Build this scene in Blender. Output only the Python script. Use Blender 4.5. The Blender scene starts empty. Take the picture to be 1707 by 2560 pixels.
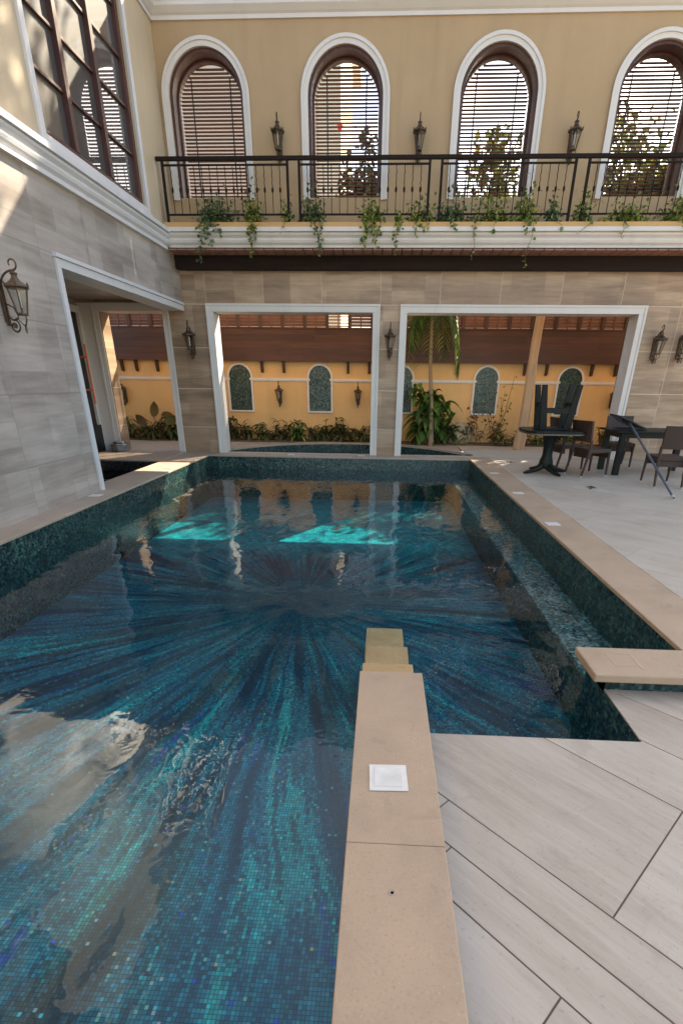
import bpy, bmesh, math, random
from mathutils import Vector, Matrix, noise as mnoise
R = math.radians
sc = bpy.context.scene
C = sc.collection

# ------------------------------------------------------------------ camera
cam_d = bpy.data.cameras.new("camera"); cam = bpy.data.objects.new("camera", cam_d); C.objects.link(cam)
sc.camera = cam
F_PX, CX, CY, IW, IH = 1241.5743, 886.474, 1530.1463, 1707.0, 2560.0
YAW, PITCH, ROLL = .0471, .435, -.012
cam_d.sensor_fit = 'VERTICAL'; cam_d.sensor_height = 36.0; cam_d.sensor_width = 24.0
cam_d.lens = F_PX / IH * 36.0
cam_d.shift_x = -(CX - IW / 2) / IH
cam_d.shift_y = (CY - IH / 2) / IH
cam_d.clip_start = .05; cam_d.clip_end = 2000
cam.matrix_world = (Matrix.Translation((0, 0, 1.45)) @ Matrix.Rotation(YAW, 4, 'Z')
                    @ Matrix.Rotation(R(90) - PITCH, 4, 'X') @ Matrix.Rotation(-ROLL, 4, 'Z'))
# ------------------------------------------------------------------ light
SUN_EL, SUN_AZ = R(38.0), R(30.0)           # azimuth: clockwise from +Y (towards +X)
sun_d = bpy.data.lights.new("sun", 'SUN'); sun = bpy.data.objects.new("sun", sun_d); C.objects.link(sun)
sun_d.energy = 5.0; sun_d.angle = R(.53); sun_d.color = (1.0, .87, .66)
sdir = Vector((math.sin(SUN_AZ) * math.cos(SUN_EL), math.cos(SUN_AZ) * math.cos(SUN_EL), math.sin(SUN_EL)))
sun.rotation_euler = (-sdir).to_track_quat('-Z', 'Y').to_euler()
sun.location = sdir * 60
world = bpy.data.worlds.new("World"); sc.world = world; world.use_nodes = True
wn = world.node_tree.nodes; wl = world.node_tree.links; wn.clear()
sky = wn.new("ShaderNodeTexSky"); sky.sky_type = 'NISHITA'; sky.sun_disc = False
sky.sun_elevation = SUN_EL; sky.sun_rotation = SUN_AZ
sky.air_density = 1.0; sky.dust_density = 1.2; sky.ozone_density = 0.8
bg = wn.new("ShaderNodeBackground"); bg.inputs[1].default_value = .15
wo = wn.new("ShaderNodeOutputWorld"); warm_tint = wn.new("ShaderNodeMix"); warm_tint.data_type = 'RGBA'; warm_tint.blend_type = 'MULTIPLY'; warm_tint.inputs[0].default_value = 1.0
warm_tint.inputs[7].default_value = (1.0, .92, .81, 1)          # warm tint over the whole sky, standing in for white balance
wl.new(sky.outputs[0], warm_tint.inputs[6]); wl.new(warm_tint.outputs[2], bg.inputs[0]); wl.new(bg.outputs[0], wo.inputs[0])
sc.view_settings.view_transform = 'Standard'; sc.view_settings.look = 'None'
sc.view_settings.exposure = 1.75; sc.view_settings.gamma = 1.0
sc.render.engine = 'CYCLES'
sc.cycles.max_bounces = 8; sc.cycles.transparent_max_bounces = 24
sc.cycles.caustics_reflective = False; sc.cycles.caustics_refractive = False
sc.cycles.use_denoising = True
sc.cycles.sample_clamp_indirect = 6.0

# ------------------------------------------------------------------ material helpers
class NT:
    def __init__(s, name):
        s.m = bpy.data.materials.new(name); s.m.use_nodes = True
        s.t = s.m.node_tree; s.n = s.t.nodes; s.l = s.t.links; s.n.clear()
        s.out = s.n.new("ShaderNodeOutputMaterial")
        s.p = s.n.new("ShaderNodeBsdfPrincipled"); s.l.new(s.p.outputs[0], s.out.inputs[0])
    def node(s, t, **k):
        n = s.n.new(t)
        for a, v in k.items(): setattr(n, a, v)
        return n
    def put(s, inp, v):
        if isinstance(v, bpy.types.NodeSocket): s.l.new(v, inp)
        elif v is not None:
            if isinstance(v, (tuple, list)) and len(v) == 3 and inp.type == 'RGBA': v = (*v, 1)
            inp.default_value = v
    def math(s, op, a, b=None, c=None, clamp=False):
        n = s.node("ShaderNodeMath", operation=op, use_clamp=clamp)
        for i, v in enumerate((a, b, c)):
            if v is not None: s.put(n.inputs[i], v)
        return n.outputs[0]
    def vmath(s, op, a, b=None):
        n = s.node("ShaderNodeVectorMath", operation=op); s.put(n.inputs[0], a)
        if b is not None: s.put(n.inputs[1], b)
        return n.outputs[0]
    def mix(s, f, a, b, blend='MIX'):
        n = s.node("ShaderNodeMix", data_type='RGBA', blend_type=blend); n.clamp_factor = True
        s.put(n.inputs[0], f); s.put(n.inputs[6], a); s.put(n.inputs[7], b); return n.outputs[2]
    def pos(s): return s.node("ShaderNodeNewGeometry").outputs["Position"]
    def island(s): return s.node("ShaderNodeNewGeometry").outputs["Random Per Island"]
    def sep(s, v):
        n = s.node("ShaderNodeSeparateXYZ"); s.put(n.inputs[0], v); return n.outputs
    def comb(s, x=0, y=0, z=0):
        n = s.node("ShaderNodeCombineXYZ")
        for i, v in enumerate((x, y, z)): s.put(n.inputs[i], v)
        return n.outputs[0]
    def noise(s, vec, scale=1, detail=4, rough=.55, dist=0):
        n = s.node("ShaderNodeTexNoise"); s.put(n.inputs["Vector"], vec); n.inputs["Scale"].default_value = scale
        n.inputs["Detail"].default_value = detail; n.inputs["Roughness"].default_value = rough; n.inputs["Distortion"].default_value = dist
        return n.outputs[0]
    def white(s, vec, col=False):
        n = s.node("ShaderNodeTexWhiteNoise", noise_dimensions='3D'); s.put(n.inputs["Vector"], vec); return n.outputs[1 if col else 0]
    def ramp(s, f, stops, interp='LINEAR'):
        n = s.node("ShaderNodeValToRGB"); n.color_ramp.interpolation = interp
        e = n.color_ramp.elements
        while len(e) < len(stops): e.new(.5)
        for el, (p, c) in zip(e, stops): el.position = p; el.color = (*c, 1) if len(c) == 3 else c
        s.put(n.inputs[0], f); return n.outputs[0]
    def rng(s, v, a, b, c=0, d=1):
        n = s.node("ShaderNodeMapRange"); s.put(n.inputs[0], v)
        for i, q in enumerate((a, b, c, d)): n.inputs[i + 1].default_value = q
        return n.outputs[0]
    def bump(s, h, strength=.2, dist=.02):
        n = s.node("ShaderNodeBump"); n.inputs["Strength"].default_value = strength; n.inputs["Distance"].default_value = dist
        s.put(n.inputs["Height"], h); return n.outputs[0]
    def schlick(s, f0, normal=None, power=5):
        n = s.node("ShaderNodeLayerWeight"); n.inputs[0].default_value = .5
        if normal is not None: s.put(n.inputs["Normal"], normal)
        return s.math('MULTIPLY_ADD', s.math('POWER', n.outputs["Facing"], power), 1 - f0, f0, clamp=True)
    def fin(s, col=None, rough=.6, metal=0, normal=None, spec=None, coat=None):
        if col is not None: s.put(s.p.inputs["Base Color"], col)
        s.put(s.p.inputs["Roughness"], rough); s.put(s.p.inputs["Metallic"], metal)
        if normal is not None: s.put(s.p.inputs["Normal"], normal)
        if spec is not None: s.put(s.p.inputs["Specular IOR Level"], spec)
        if coat is not None: s.put(s.p.inputs["Coat Weight"], coat)
        return s.m

def m_paint(name, col, var=.12, rough=.7, scale=1.3, streak=True, grain=.08):
    t = NT(name); p = t.pos()
    n1 = t.noise(p, scale, 5, .6); n2 = t.noise(t.vmath('MULTIPLY', p, (6, 6, .5)), .8, 3)
    f = t.math('ADD', t.math('MULTIPLY', n1, .65), t.math('MULTIPLY', n2, .35 if streak else 0))
    c = t.ramp(f, [(.25, tuple(x * (1 - var) for x in col)), (.75, tuple(min(1, x * (1 + var)) for x in col))])
    if streak:
        n5 = t.noise(t.vmath('MULTIPLY', p, (3.5, 3.5, .35)), 1.0, 5, .65); c = t.mix(t.math('MULTIPLY', t.rng(n5, .56, .72), .22), c, tuple(x * .6 for x in col))
        n6 = t.noise(p, .7, 4, .6); c = t.mix(t.math('MULTIPLY', t.rng(n6, .5, .7), .2), c, tuple(min(1, x * 1.12 + .02) for x in col))
    return t.fin(c, rough, normal=t.bump(t.noise(p, 90, 3), grain, .004))

def m_stone(name, c_dark, c_mid, c_light, axis, joint, rough=.42):
    """large porcelain slabs with horizontal wood-like veins; axis 'X' = wall runs along x, 'Y' = along y"""
    t = NT(name); p = t.pos(); s = t.sep(p)
    u = s[0] if axis == 'X' else s[1]; z = s[2]
    row = t.math('FLOOR', t.math('DIVIDE', t.math('ADD', z, .235), .756))
    uo = t.math('ADD', u, .104)
    cell = t.math('FLOOR', t.math('DIVIDE', uo, 1.133))
    rnd = t.white(t.comb(cell, row, 3.7))
    sub = t.white(t.comb(t.math('FLOOR', t.math('DIVIDE', t.math('ADD', u, t.math('MULTIPLY', rnd, .7)), .63)),
                         t.math('FLOOR', t.math('DIVIDE', z, .252)), 9.1))
    v = t.comb(t.math('MULTIPLY', t.math('ADD', u, t.math('MULTIPLY', rnd, 30)), .7), t.math('MULTIPLY', z, 5.0), rnd)
    n1 = t.noise(v, 1.0, 6, .62, .5); n2 = t.noise(t.comb(t.math('MULTIPLY', u, 2), t.math('MULTIPLY', z, 26), rnd), 1.0, 4, .6)
    n3 = t.noise(t.comb(u, z, 0), .9, 4, .6)
    f = t.math('ADD', t.math('ADD', t.math('MULTIPLY', n1, .5), t.math('MULTIPLY', n2, .18)),
               t.math('ADD', t.math('MULTIPLY', sub, .13), t.math('MULTIPLY', n3, .28)))
    col = t.ramp(f, [(.39, c_dark), (.54, c_mid), (.70, c_light)])
    def line(x, per, w):
        fr = t.math('FRACT', t.math('DIVIDE', x, per))
        d = t.math('MINIMUM', fr, t.math('SUBTRACT', 1, fr))
        return t.math('LESS_THAN', d, w / per)
    ln = t.math('MAXIMUM', line(t.math('ADD', z, .235), .756, .0075), t.math('MULTIPLY', line(uo, 1.133, .006), .7))
    col = t.mix(t.math('MULTIPLY', ln, .75), col, joint)
    return t.fin(col, t.rng(n3, .3, .7, rough - .08, rough + .12), normal=t.bump(t.math('ADD', t.math('MULTIPLY', ln, -1), t.math('MULTIPLY', n2, .25)), .25, .006))

def m_mosaic(name, dark, mid, light, size=.022, hi=.12, rough=.18, stretch=(1, 1, 1)):
    t = NT(name); p = t.pos()
    q = t.vmath('DIVIDE', t.vmath('ADD', p, (.0031, .0047, .0053)), tuple(size * k for k in stretch))
    idx = t.vmath('FLOOR', q); w = t.white(idx); w2 = t.white(t.vmath('ADD', idx, (17.3, 4.1, 8.8)))
    big = t.noise(p, 2.2, 3)
    f = t.math('ADD', w, t.math('MULTIPLY', t.math('SUBTRACT', big, .5), .5))
    col = t.ramp(f, [(0, dark), (.45, mid), (1 - hi, tuple(a * .5 + b * .5 for a, b in zip(mid, light))), (1, light)])
    wc = t.node("ShaderNodeTexWhiteNoise", noise_dimensions='3D'); t.put(wc.inputs["Vector"], idx)
    nrm = t.vmath('NORMALIZE', t.vmath('ADD', t.node("ShaderNodeNewGeometry").outputs["Normal"],
                  t.vmath('MULTIPLY', t.vmath('SUBTRACT', wc.outputs[1], (.5, .5, .5)), (.16, .16, .16))))
    return t.fin(col, t.rng(w2, 0, 1, rough, rough + .25), normal=nrm, spec=.6)

def m_floor_mosaic(name):
    """sunburst of mosaic rays round a centre on the pool floor"""
    t = NT(name); p = t.pos(); SZ = .018
    idx = t.vmath('FLOOR', t.vmath('DIVIDE', p, (SZ, SZ, SZ)))
    s = t.sep(t.vmath('SUBTRACT', t.vmath('MULTIPLY', idx, (SZ, SZ, SZ)), (-.88, 5.25, 0)))
    sx, sy = s[0], s[1]
    r = t.math('SQRT', t.math('ADD', t.math('MULTIPLY', sx, sx), t.math('MULTIPLY', sy, sy)))
    warp = t.math('MULTIPLY', t.math('SUBTRACT', t.noise(t.comb(sx, sy, 0), .7, 2), .5), .09)
    ang = t.math('ADD', t.math('ARCTAN2', sy, sx), warp)
    jit = t.white(idx); w2 = t.white(t.vmath('ADD', idx, (3.3, 9.7, 1.1)))
    def streak(freq, rs, seed, j, sc=1, det=2):
        return t.noise(t.comb(t.math('ADD', t.math('MULTIPLY', ang, freq), t.math('MULTIPLY', jit, j)), t.math('ADD', t.math('MULTIPLY', r, rs), t.math('MULTIPLY', w2, j * .5)), seed), sc, det, .6)
    n1 = streak(7, .45, 0, .10); n2 = streak(22, .5, 5, .16, 1, 3); n3 = streak(48, .6, 9, .22, 1, 2)
    f = t.math('ADD', t.math('ADD', t.math('MULTIPLY', n1, .36), t.math('MULTIPLY', n2, .42)), t.math('MULTIPLY', n3, .22))
    col = t.ramp(f, [(.30, (.002, .008, .020)), (.42, (.003, .020, .040)), (.475, (.004, .055, .095)), (.51, (.007, .17, .22)), (.535, (.004, .045, .08)),
                     (.565, (.010, .25, .27)), (.59, (.014, .34, .30)), (.615, (.006, .06, .09)), (.66, (.016, .24, .14)), (.70, (.004, .03, .06)), (.8, (.02, .12, .11))])
    taupe = streak(9, .35, 31, .1)
    col = t.mix(t.math('MULTIPLY', t.rng(taupe, .55, .62), .7), col, (.030, .034, .032))
    blue = streak(30, .9, 21, .3)
    col = t.mix(t.math('MULTIPLY', t.rng(blue, .665, .70), .75), col, (.008, .05, .26))
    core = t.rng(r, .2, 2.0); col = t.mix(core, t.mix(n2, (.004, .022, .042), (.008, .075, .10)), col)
    far = t.rng(sy, 1.5, 2.3); col = t.mix(t.math('MULTIPLY', far, .75), col, t.mix(t.rng(t.noise(p, 6, 3, .7, 1.5), .35, .65), (.003, .10, .13), (.012, .50, .50)))  # far tiles painted bright turquoise and mottled, strengthening the sun patch and its ripples
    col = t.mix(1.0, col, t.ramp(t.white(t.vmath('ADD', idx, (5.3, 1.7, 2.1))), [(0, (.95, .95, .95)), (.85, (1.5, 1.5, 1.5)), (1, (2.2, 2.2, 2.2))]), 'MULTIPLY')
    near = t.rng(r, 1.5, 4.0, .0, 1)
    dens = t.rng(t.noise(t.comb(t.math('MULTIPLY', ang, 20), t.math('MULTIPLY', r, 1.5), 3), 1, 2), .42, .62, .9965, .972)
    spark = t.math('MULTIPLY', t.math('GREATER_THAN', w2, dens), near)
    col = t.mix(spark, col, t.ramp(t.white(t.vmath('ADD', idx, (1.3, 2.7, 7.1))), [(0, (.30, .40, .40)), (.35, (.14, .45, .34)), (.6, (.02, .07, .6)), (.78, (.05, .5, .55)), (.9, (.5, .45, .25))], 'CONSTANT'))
    q = t.vmath('FRACTION', t.vmath('DIVIDE', p, (SZ, SZ, SZ))); qs = t.sep(q)
    g = t.math('MINIMUM', t.math('MINIMUM', qs[0], t.math('SUBTRACT', 1, qs[0])), t.math('MINIMUM', qs[1], t.math('SUBTRACT', 1, qs[1])))
    col = t.mix(t.math('MULTIPLY', t.math('LESS_THAN', g, .10), .7), col, (.003, .010, .015))
    return t.fin(col, .3)

def m_wood(name, c1, c2, axis='X', rough=.45, plank=None):
    t = NT(name); s = t.sep(t.pos()); 
    k = {'X': (1.2, 14, 14), 'Z': (14, 14, 1.2), 'Y': (14, 1.2, 14)}[axis]
    n = t.noise(t.vmath('MULTIPLY', t.pos(), k), 1, 5, .6, .6)
    col = t.ramp(n, [(.3, c1), (.7, c2)])
    isl = t.island(); col = t.mix(1, col, t.ramp(isl, [(0, (.75, .75, .75)), (1, (1.2, 1.2, 1.2))]), 'MULTIPLY')
    if plank:
        fr = t.math('FRACT', t.math('DIVIDE', s[2], plank)); ln = t.math('LESS_THAN', fr, .05)
        row = t.white(t.comb(t.math('FLOOR', t.math('DIVIDE', s[2], plank)), t.math('FLOOR', t.math('DIVIDE', s[0], 1.7)), 0))
        col = t.mix(1, col, t.ramp(row, [(0, (.7, .7, .7)), (1, (1.25, 1.25, 1.25))]), 'MULTIPLY')
        col = t.mix(t.math('MULTIPLY', ln, .8), col, (.01, .006, .004))
    return t.fin(col, rough)

def m_leaf(name, stops, rough=.5, trans=.25):
    t = NT(name); col = t.ramp(t.island(), stops)
    t.fin(col, rough)
    tr = t.node("ShaderNodeBsdfTranslucent"); t.put(tr.inputs[0], col)
    mx = t.node("ShaderNodeMixShader"); mx.inputs[0].default_value = trans
    t.l.new(t.p.outputs[0], mx.inputs[1]); t.l.new(tr.outputs[0], mx.inputs[2]); t.l.new(mx.outputs[0], t.out.inputs[0])
    return t.m

def m_cop(name, col, rough=.6):
    t = NT(name); p = t.pos(); n = t.noise(p, 3.2, 5, .6); n2 = t.noise(p, 110, 2, .6); n3 = t.noise(p, .9, 3)
    c = t.ramp(t.math('ADD', t.math('MULTIPLY', n, .6), t.math('MULTIPLY', n3, .4)), [(.32, tuple(x * .78 for x in col)), (.5, col), (.68, tuple(min(1, x * 1.14) for x in col))])
    c = t.mix(t.math('MULTIPLY', t.rng(n2, .60, .68), .35), c, tuple(x * .5 for x in col))
    c = t.mix(t.math('MULTIPLY', t.rng(n2, .36, .30), .3), c, tuple(min(1, x * 1.5) for x in col))
    st = t.noise(t.vmath('ADD', p, (3, 7, 0)), 5.5, 4, .7, 1.2); c = t.mix(t.math('MULTIPLY', t.rng(st, .60, .66), .28), c, tuple(x * .62 for x in col))
    return t.fin(c, t.rng(n, .3, .7, rough - .12, rough + .1), normal=t.bump(n2, .25, .003))
def m_plain(name, col, rough=.5, metal=0, var=.15, scale=8, bump=0, spec=None):
    t = NT(name); n = t.noise(t.pos(), scale, 4)
    c = t.ramp(n, [(.3, tuple(x * (1 - var) for x in col)), (.7, tuple(min(1, x * (1 + var)) for x in col))])
    return t.fin(c, rough, metal, normal=t.bump(t.noise(t.pos(), scale * 8, 3), bump, .003) if bump else None, spec=spec)

def m_paver(name, c_dark, c_mid, c_light, rough=.5):
    """slabs laid at 45 degrees with veins running along them; tone per slab in colour attribute 'tone'"""
    t = NT(name); s = t.sep(t.pos())
    v = t.math('MULTIPLY', t.math('SUBTRACT', s[0], s[1]), .7071); u = t.math('MULTIPLY', t.math('ADD', s[0], s[1]), .7071)
    tone = t.node("ShaderNodeAttribute", attribute_name="tone").outputs["Fac"]
    n1 = t.noise(t.comb(t.math('ADD', v, t.math('MULTIPLY', tone, 40)), t.math('MULTIPLY', u, 5.5), tone), 1.1, 6, .62, .7)
    n2 = t.noise(t.comb(t.math('MULTIPLY', v, 3), t.math('MULTIPLY', u, 34), tone), 1.0, 5, .6, .3)
    n3 = t.noise(t.pos(), 1.6, 4); n4 = t.noise(t.pos(), 70, 3)
    n5 = t.noise(t.comb(t.math('MULTIPLY', v, 9), t.math('MULTIPLY', u, 110), tone), 1.0, 4, .65)
    f = t.math('ADD', t.math('ADD', t.math('MULTIPLY', n1, .40), t.math('ADD', t.math('MULTIPLY', n2, .20), t.math('MULTIPLY', n5, .14))),
               t.math('ADD', t.math('MULTIPLY', n3, .22), t.math('MULTIPLY', tone, .07)))
    col = t.ramp(f, [(.33, c_dark), (.5, c_mid), (.70, c_light)])
    col = t.mix(t.math('MULTIPLY', t.rng(n4, .62, .7), .25), col, tuple(x * .6 for x in c_dark))
    gr = t.noise(t.vmath('ADD', t.pos(), (11, 5, 0)), 3.1, 5, .68, 1.0); col = t.mix(t.math('MULTIPLY', t.rng(gr, .57, .66), .22), col, tuple(x * .72 for x in c_dark))
    col = t.mix(t.math('MULTIPLY', t.rng(n5, .64, .72), .25), col, tuple(min(1, x * 1.15) for x in c_light))
    return t.fin(col, t.rng(n3, .3, .7, rough - .1, rough + .1), normal=t.bump(t.math('ADD', t.math('MULTIPLY', n2, .6), t.math('MULTIPLY', n4, .4)), .12, .003))

def m_glass(name, tint=(.9, .93, .93), base_refl=1.45, rough=0.0):
    t = NT(name)
    fac = t.schlick(((base_refl - 1) / (base_refl + 1)) ** 2)
    tr = t.node("ShaderNodeBsdfTransparent"); t.put(tr.inputs[0], tint)
    gl = t.node("ShaderNodeBsdfGlossy"); gl.inputs["Roughness"].default_value = rough
    mx = t.node("ShaderNodeMixShader"); t.l.new(fac, mx.inputs[0]); t.l.new(tr.outputs[0], mx.inputs[1]); t.l.new(gl.outputs[0], mx.inputs[2])
    t.l.new(mx.outputs[0], t.out.inputs[0]); t.n.remove(t.p); return t.m

def m_water(name, absorb=(.42, .80, .86), dens=.55, bump=.07):
    t = NT(name); p = t.pos()
    h = t.math('ADD', t.math('MULTIPLY', t.noise(t.vmath('MULTIPLY', p, (1.0, .55, 1)), 2.2, 2, .5, .3), 1.0), t.math('MULTIPLY', t.noise(p, 9, 2, .5, .4), .10))
    b = t.node("ShaderNodeBump"); b.inputs["Strength"].default_value = bump; b.inputs["Distance"].default_value = .25; t.put(b.inputs["Height"], h)
    fac = t.schlick(.025, b.outputs[0])
    tr = t.node("ShaderNodeBsdfTransparent"); t.put(tr.inputs[0], (.97, .99, 1.0))
    gl = t.node("ShaderNodeBsdfGlossy"); gl.inputs["Roughness"].default_value = 0.0; t.put(gl.inputs["Normal"], b.outputs[0])
    mx = t.node("ShaderNodeMixShader"); t.l.new(fac, mx.inputs[0]); t.l.new(tr.outputs[0], mx.inputs[1]); t.l.new(gl.outputs[0], mx.inputs[2])
    t.l.new(mx.outputs[0], t.out.inputs[0]); t.n.remove(t.p)
    ab = t.node("ShaderNodeVolumeAbsorption"); t.put(ab.inputs[0], absorb); ab.inputs[1].default_value = dens
    t.l.new(ab.outputs[0], t.out.inputs[1]); return t.m

M = {}
M['stone_left'] = m_stone('stone_left', (.26, .215, .185), (.40, .345, .305), (.54, .475, .425), 'Y', (.27, .24, .22))
M['stone_back'] = m_stone('stone_back', (.23, .145, .09), (.385, .255, .163), (.58, .41, .268), 'X', (.70, .56, .42))  # same stone as the left wall, browned to carry warm bounced light
M['stucco'] = m_paint('stucco', (.475, .322, .175), .10)
M['stucco_side'] = m_paint('stucco_side', (.58, .46, .31), .10)
M['fascia'] = m_paint('fascia', (.62, .36, .13), .10)
M['garden_yellow'] = m_paint('garden_yellow', (.74, .455, .185), .10)
M['white'] = m_paint('white_trim', (.73, .675, .62), .05, .5, 2.0, grain=.03)
M['white_cool'] = m_paint('white_trim_cool', (.68, .66, .66), .05, .5, 2.0, grain=.03)
M['timber'] = m_wood('dark_timber', (.055, .020, .016), (.12, .045, .032), 'Z')
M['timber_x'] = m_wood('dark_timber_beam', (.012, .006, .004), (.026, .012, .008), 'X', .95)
M['slat'] = m_wood('blind_slat', (.10, .055, .045), (.17, .10, .08), 'X', .5)
M['cord'] = m_plain('blind_tape', (.055, .04, .04), .8)
M['fence_wood'] = m_wood('fence_wood', (.050, .017, .010), (.095, .033, .018), 'X', .55, plank=.145)
M['fence_post'] = m_wood('fence_post_wood', (.04, .016, .011), (.075, .03, .018), 'Z', .45)
M['fence_slat'] = m_wood('fence_slat_wood', (.12, .052, .032), (.20, .092, .056), 'X', .45)
M['mosaic_wall'] = m_mosaic('pool_wall_mosaic', (.003, .012, .016), (.006, .026, .030), (.065, .15, .12), .021)
M['mosaic_bench'] = m_mosaic('bench_mosaic', (.008, .034, .038), (.035, .10, .10), (.24, .42, .39), .024, hi=.22)
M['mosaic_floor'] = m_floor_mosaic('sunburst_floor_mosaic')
M['mosaic_niche'] = m_mosaic('niche_mosaic', (.010, .024, .022), (.022, .05, .042), (.07, .12, .095), .026)
M['mosaic_black'] = m_mosaic('black_mosaic', (.006, .006, .006), (.012, .012, .012), (.04, .04, .04), .03)
M['coping'] = m_cop('sandstone_coping', (.47, .325, .208))
M['coping_light'] = m_cop('limestone_coping', (.44, .335, .25))
M['step'] = m_cop('step_stone', (.48, .31, .135))
M['terrace'] = m_paver('terrace_paver', (.34, .262, .195), (.475, .388, .300), (.60, .505, .405))
M['deck'] = m_paver('deck_paver', (.41, .328, .245), (.52, .43, .332), (.60, .51, .405))
M['grout'] = m_plain('grout', (.17, .13, .10), .9)
M['ground'] = m_plain('packed_ground', (.28, .24, .19), .9, 0, .25, .8)
M['soil'] = m_plain('soil', (.11, .075, .045), .95, 0, .35, 9, .4)
M['bronze'] = m_plain('aged_bronze', (.10, .062, .038), .42, .55, .3, 25)
M['iron'] = m_plain('black_iron', (.020, .013, .010), .7, 0, .25, 30, 0, .15)
M['lamp_glass'] = m_glass('lamp_glass', (.80, .80, .76), 1.5)
M['copper'] = m_plain('copper_handle', (.85, .24, .10), .45, .3, .1)
M['door'] = m_wood('door_wood', (.018, .012, .011), (.035, .022, .018), 'Z', .3)
M['plinth'] = m_plain('black_plinth', (.012, .012, .012), .25, 0, .2)
M['grey_stone'] = m_plain('grey_stone', (.16, .16, .17), .6, 0, .4, 12, .4)
M['window_glass'] = None
M['tile'] = m_plain('soffit_tile', (.36, .17, .11), .7, 0, .22, 5)
M['white_plate'] = m_plain('white_plate', (.78, .72, .64), .5, 0, .06, 20)
M['plastic'] = m_plain('black_green_plastic', (.008, .012, .011), .45, 0, .2, 8, 0, .25)
M['rim'] = m_plain('table_edge', (.16, .12, .09), .5, 0, .2)
M['wicker'] = None
M['net'] = m_plain('net_frame', (.012, .012, .013), .5)
M['pole'] = m_plain('blue_grey_pole', (.13, .14, .19), .35, .4, .1)
M['rubber'] = m_plain('pale_foot', (.5, .45, .4), .7)
M['neighbour'] = m_paint('neighbour_wall', (.62, .50, .40), .08)
M['neighbour_lit'] = m_paint('neighbour_wall_lit', (.76, .70, .55), .05)  # same house wall, the lit cream of its right end put into the paint
M['bark'] = m_plain('bark', (.20, .13, .08), .9, 0, .35, 14, .6)
M['palm_bark'] = m_wood('palm_bark', (.36, .22, .12), (.52, .34, .19), 'Z', .8)
M['thin_bark'] = m_wood('thin_palm_bark', (.24, .17, .10), (.40, .29, .18), 'Z', .8)
M['leaf_tree'] = m_leaf('tree_leaves', [(0, (.04, .06, .015)), (.5, (.09, .12, .025)), (.85, (.20, .20, .04)), (1, (.30, .24, .05))], .5, .4)
M['leaf_dark'] = m_leaf('dark_leaves', [(0, (.015, .025, .014)), (.6, (.04, .06, .03)), (1, (.09, .11, .05))])
M['leaf_vine'] = m_leaf('vine_leaves', [(0, (.07, .13, .03)), (.45, (.19, .27, .06)), (.8, (.38, .40, .09)), (1, (.55, .48, .12))], .5, .45)
M['leaf_vine_b'] = m_leaf('vine_leaves_bluish', [(0, (.06, .11, .05)), (.6, (.16, .23, .10)), (1, (.30, .36, .13))], .5, .4)
M['leaf_shrub'] = m_leaf('shrub_leaves', [(0, (.03, .05, .016)), (.5, (.085, .12, .032)), (.85, (.17, .19, .045)), (1, (.30, .27, .07))], .5, .35)
M['leaf_big'] = m_leaf('broad_leaves', [(0, (.03, .07, .015)), (.5, (.08, .17, .03)), (.85, (.17, .27, .045)), (1, (.32, .36, .07))], .35, .35)
M['leaf_dry'] = m_leaf('dry_leaves', [(0, (.10, .07, .03)), (.5, (.18, .13, .05)), (1, (.10, .11, .03))])
M['leaf_olive'] = m_leaf('olive_leaves', [(0, (.05, .05, .02)), (.5, (.11, .10, .03)), (.85, (.20, .17, .05)), (1, (.10, .12, .03))], .5, .35)
M['leaf_red'] = m_leaf('red_leaves', [(0, (.12, .02, .012)), (.6, (.22, .04, .02)), (1, (.12, .07, .02))])
M['flower'] = m_leaf('red_petals', [(0, (.55, .02, .015)), (1, (.7, .06, .03))])
M['rock'] = m_plain('boulder_stone', (.42, .32, .20), .9, 0, .25, 6, .6)
M['water'] = m_water('pool_water')

def mk_window_glass():
    t = NT('reflective_glass'); lw = t.node("ShaderNodeFresnel"); lw.inputs[0].default_value = 2.3
    t.fin((.07, .063, .058), .6)
    gl = t.node("ShaderNodeBsdfGlossy"); gl.inputs["Roughness"].default_value = .008; t.put(gl.inputs[0], (.93, .93, .96))
    mx = t.node("ShaderNodeMixShader"); t.l.new(lw.outputs[0], mx.inputs[0]); t.l.new(t.p.outputs[0], mx.inputs[1]); t.l.new(gl.outputs[0], mx.inputs[2])
    t.l.new(mx.outputs[0], t.out.inputs[0]); return t.m
M['window_glass'] = mk_window_glass()
def mk_wicker():
    t = NT('brown_wicker'); p = t.pos(); s = t.sep(p)
    w1 = t.math('SINE', t.math('MULTIPLY', t.math('ADD', s[0], s[1]), 420)); w2 = t.math('SINE', t.math('MULTIPLY', s[2], 520))
    f = t.math('MULTIPLY_ADD', t.math('MULTIPLY', w1, w2), .5, .5)
    return t.fin(t.ramp(f, [(0, (.025, .013, .009)), (1, (.075, .040, .028))]), .55, normal=t.bump(f, .5, .003))
M['wicker'] = mk_wicker()

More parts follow.
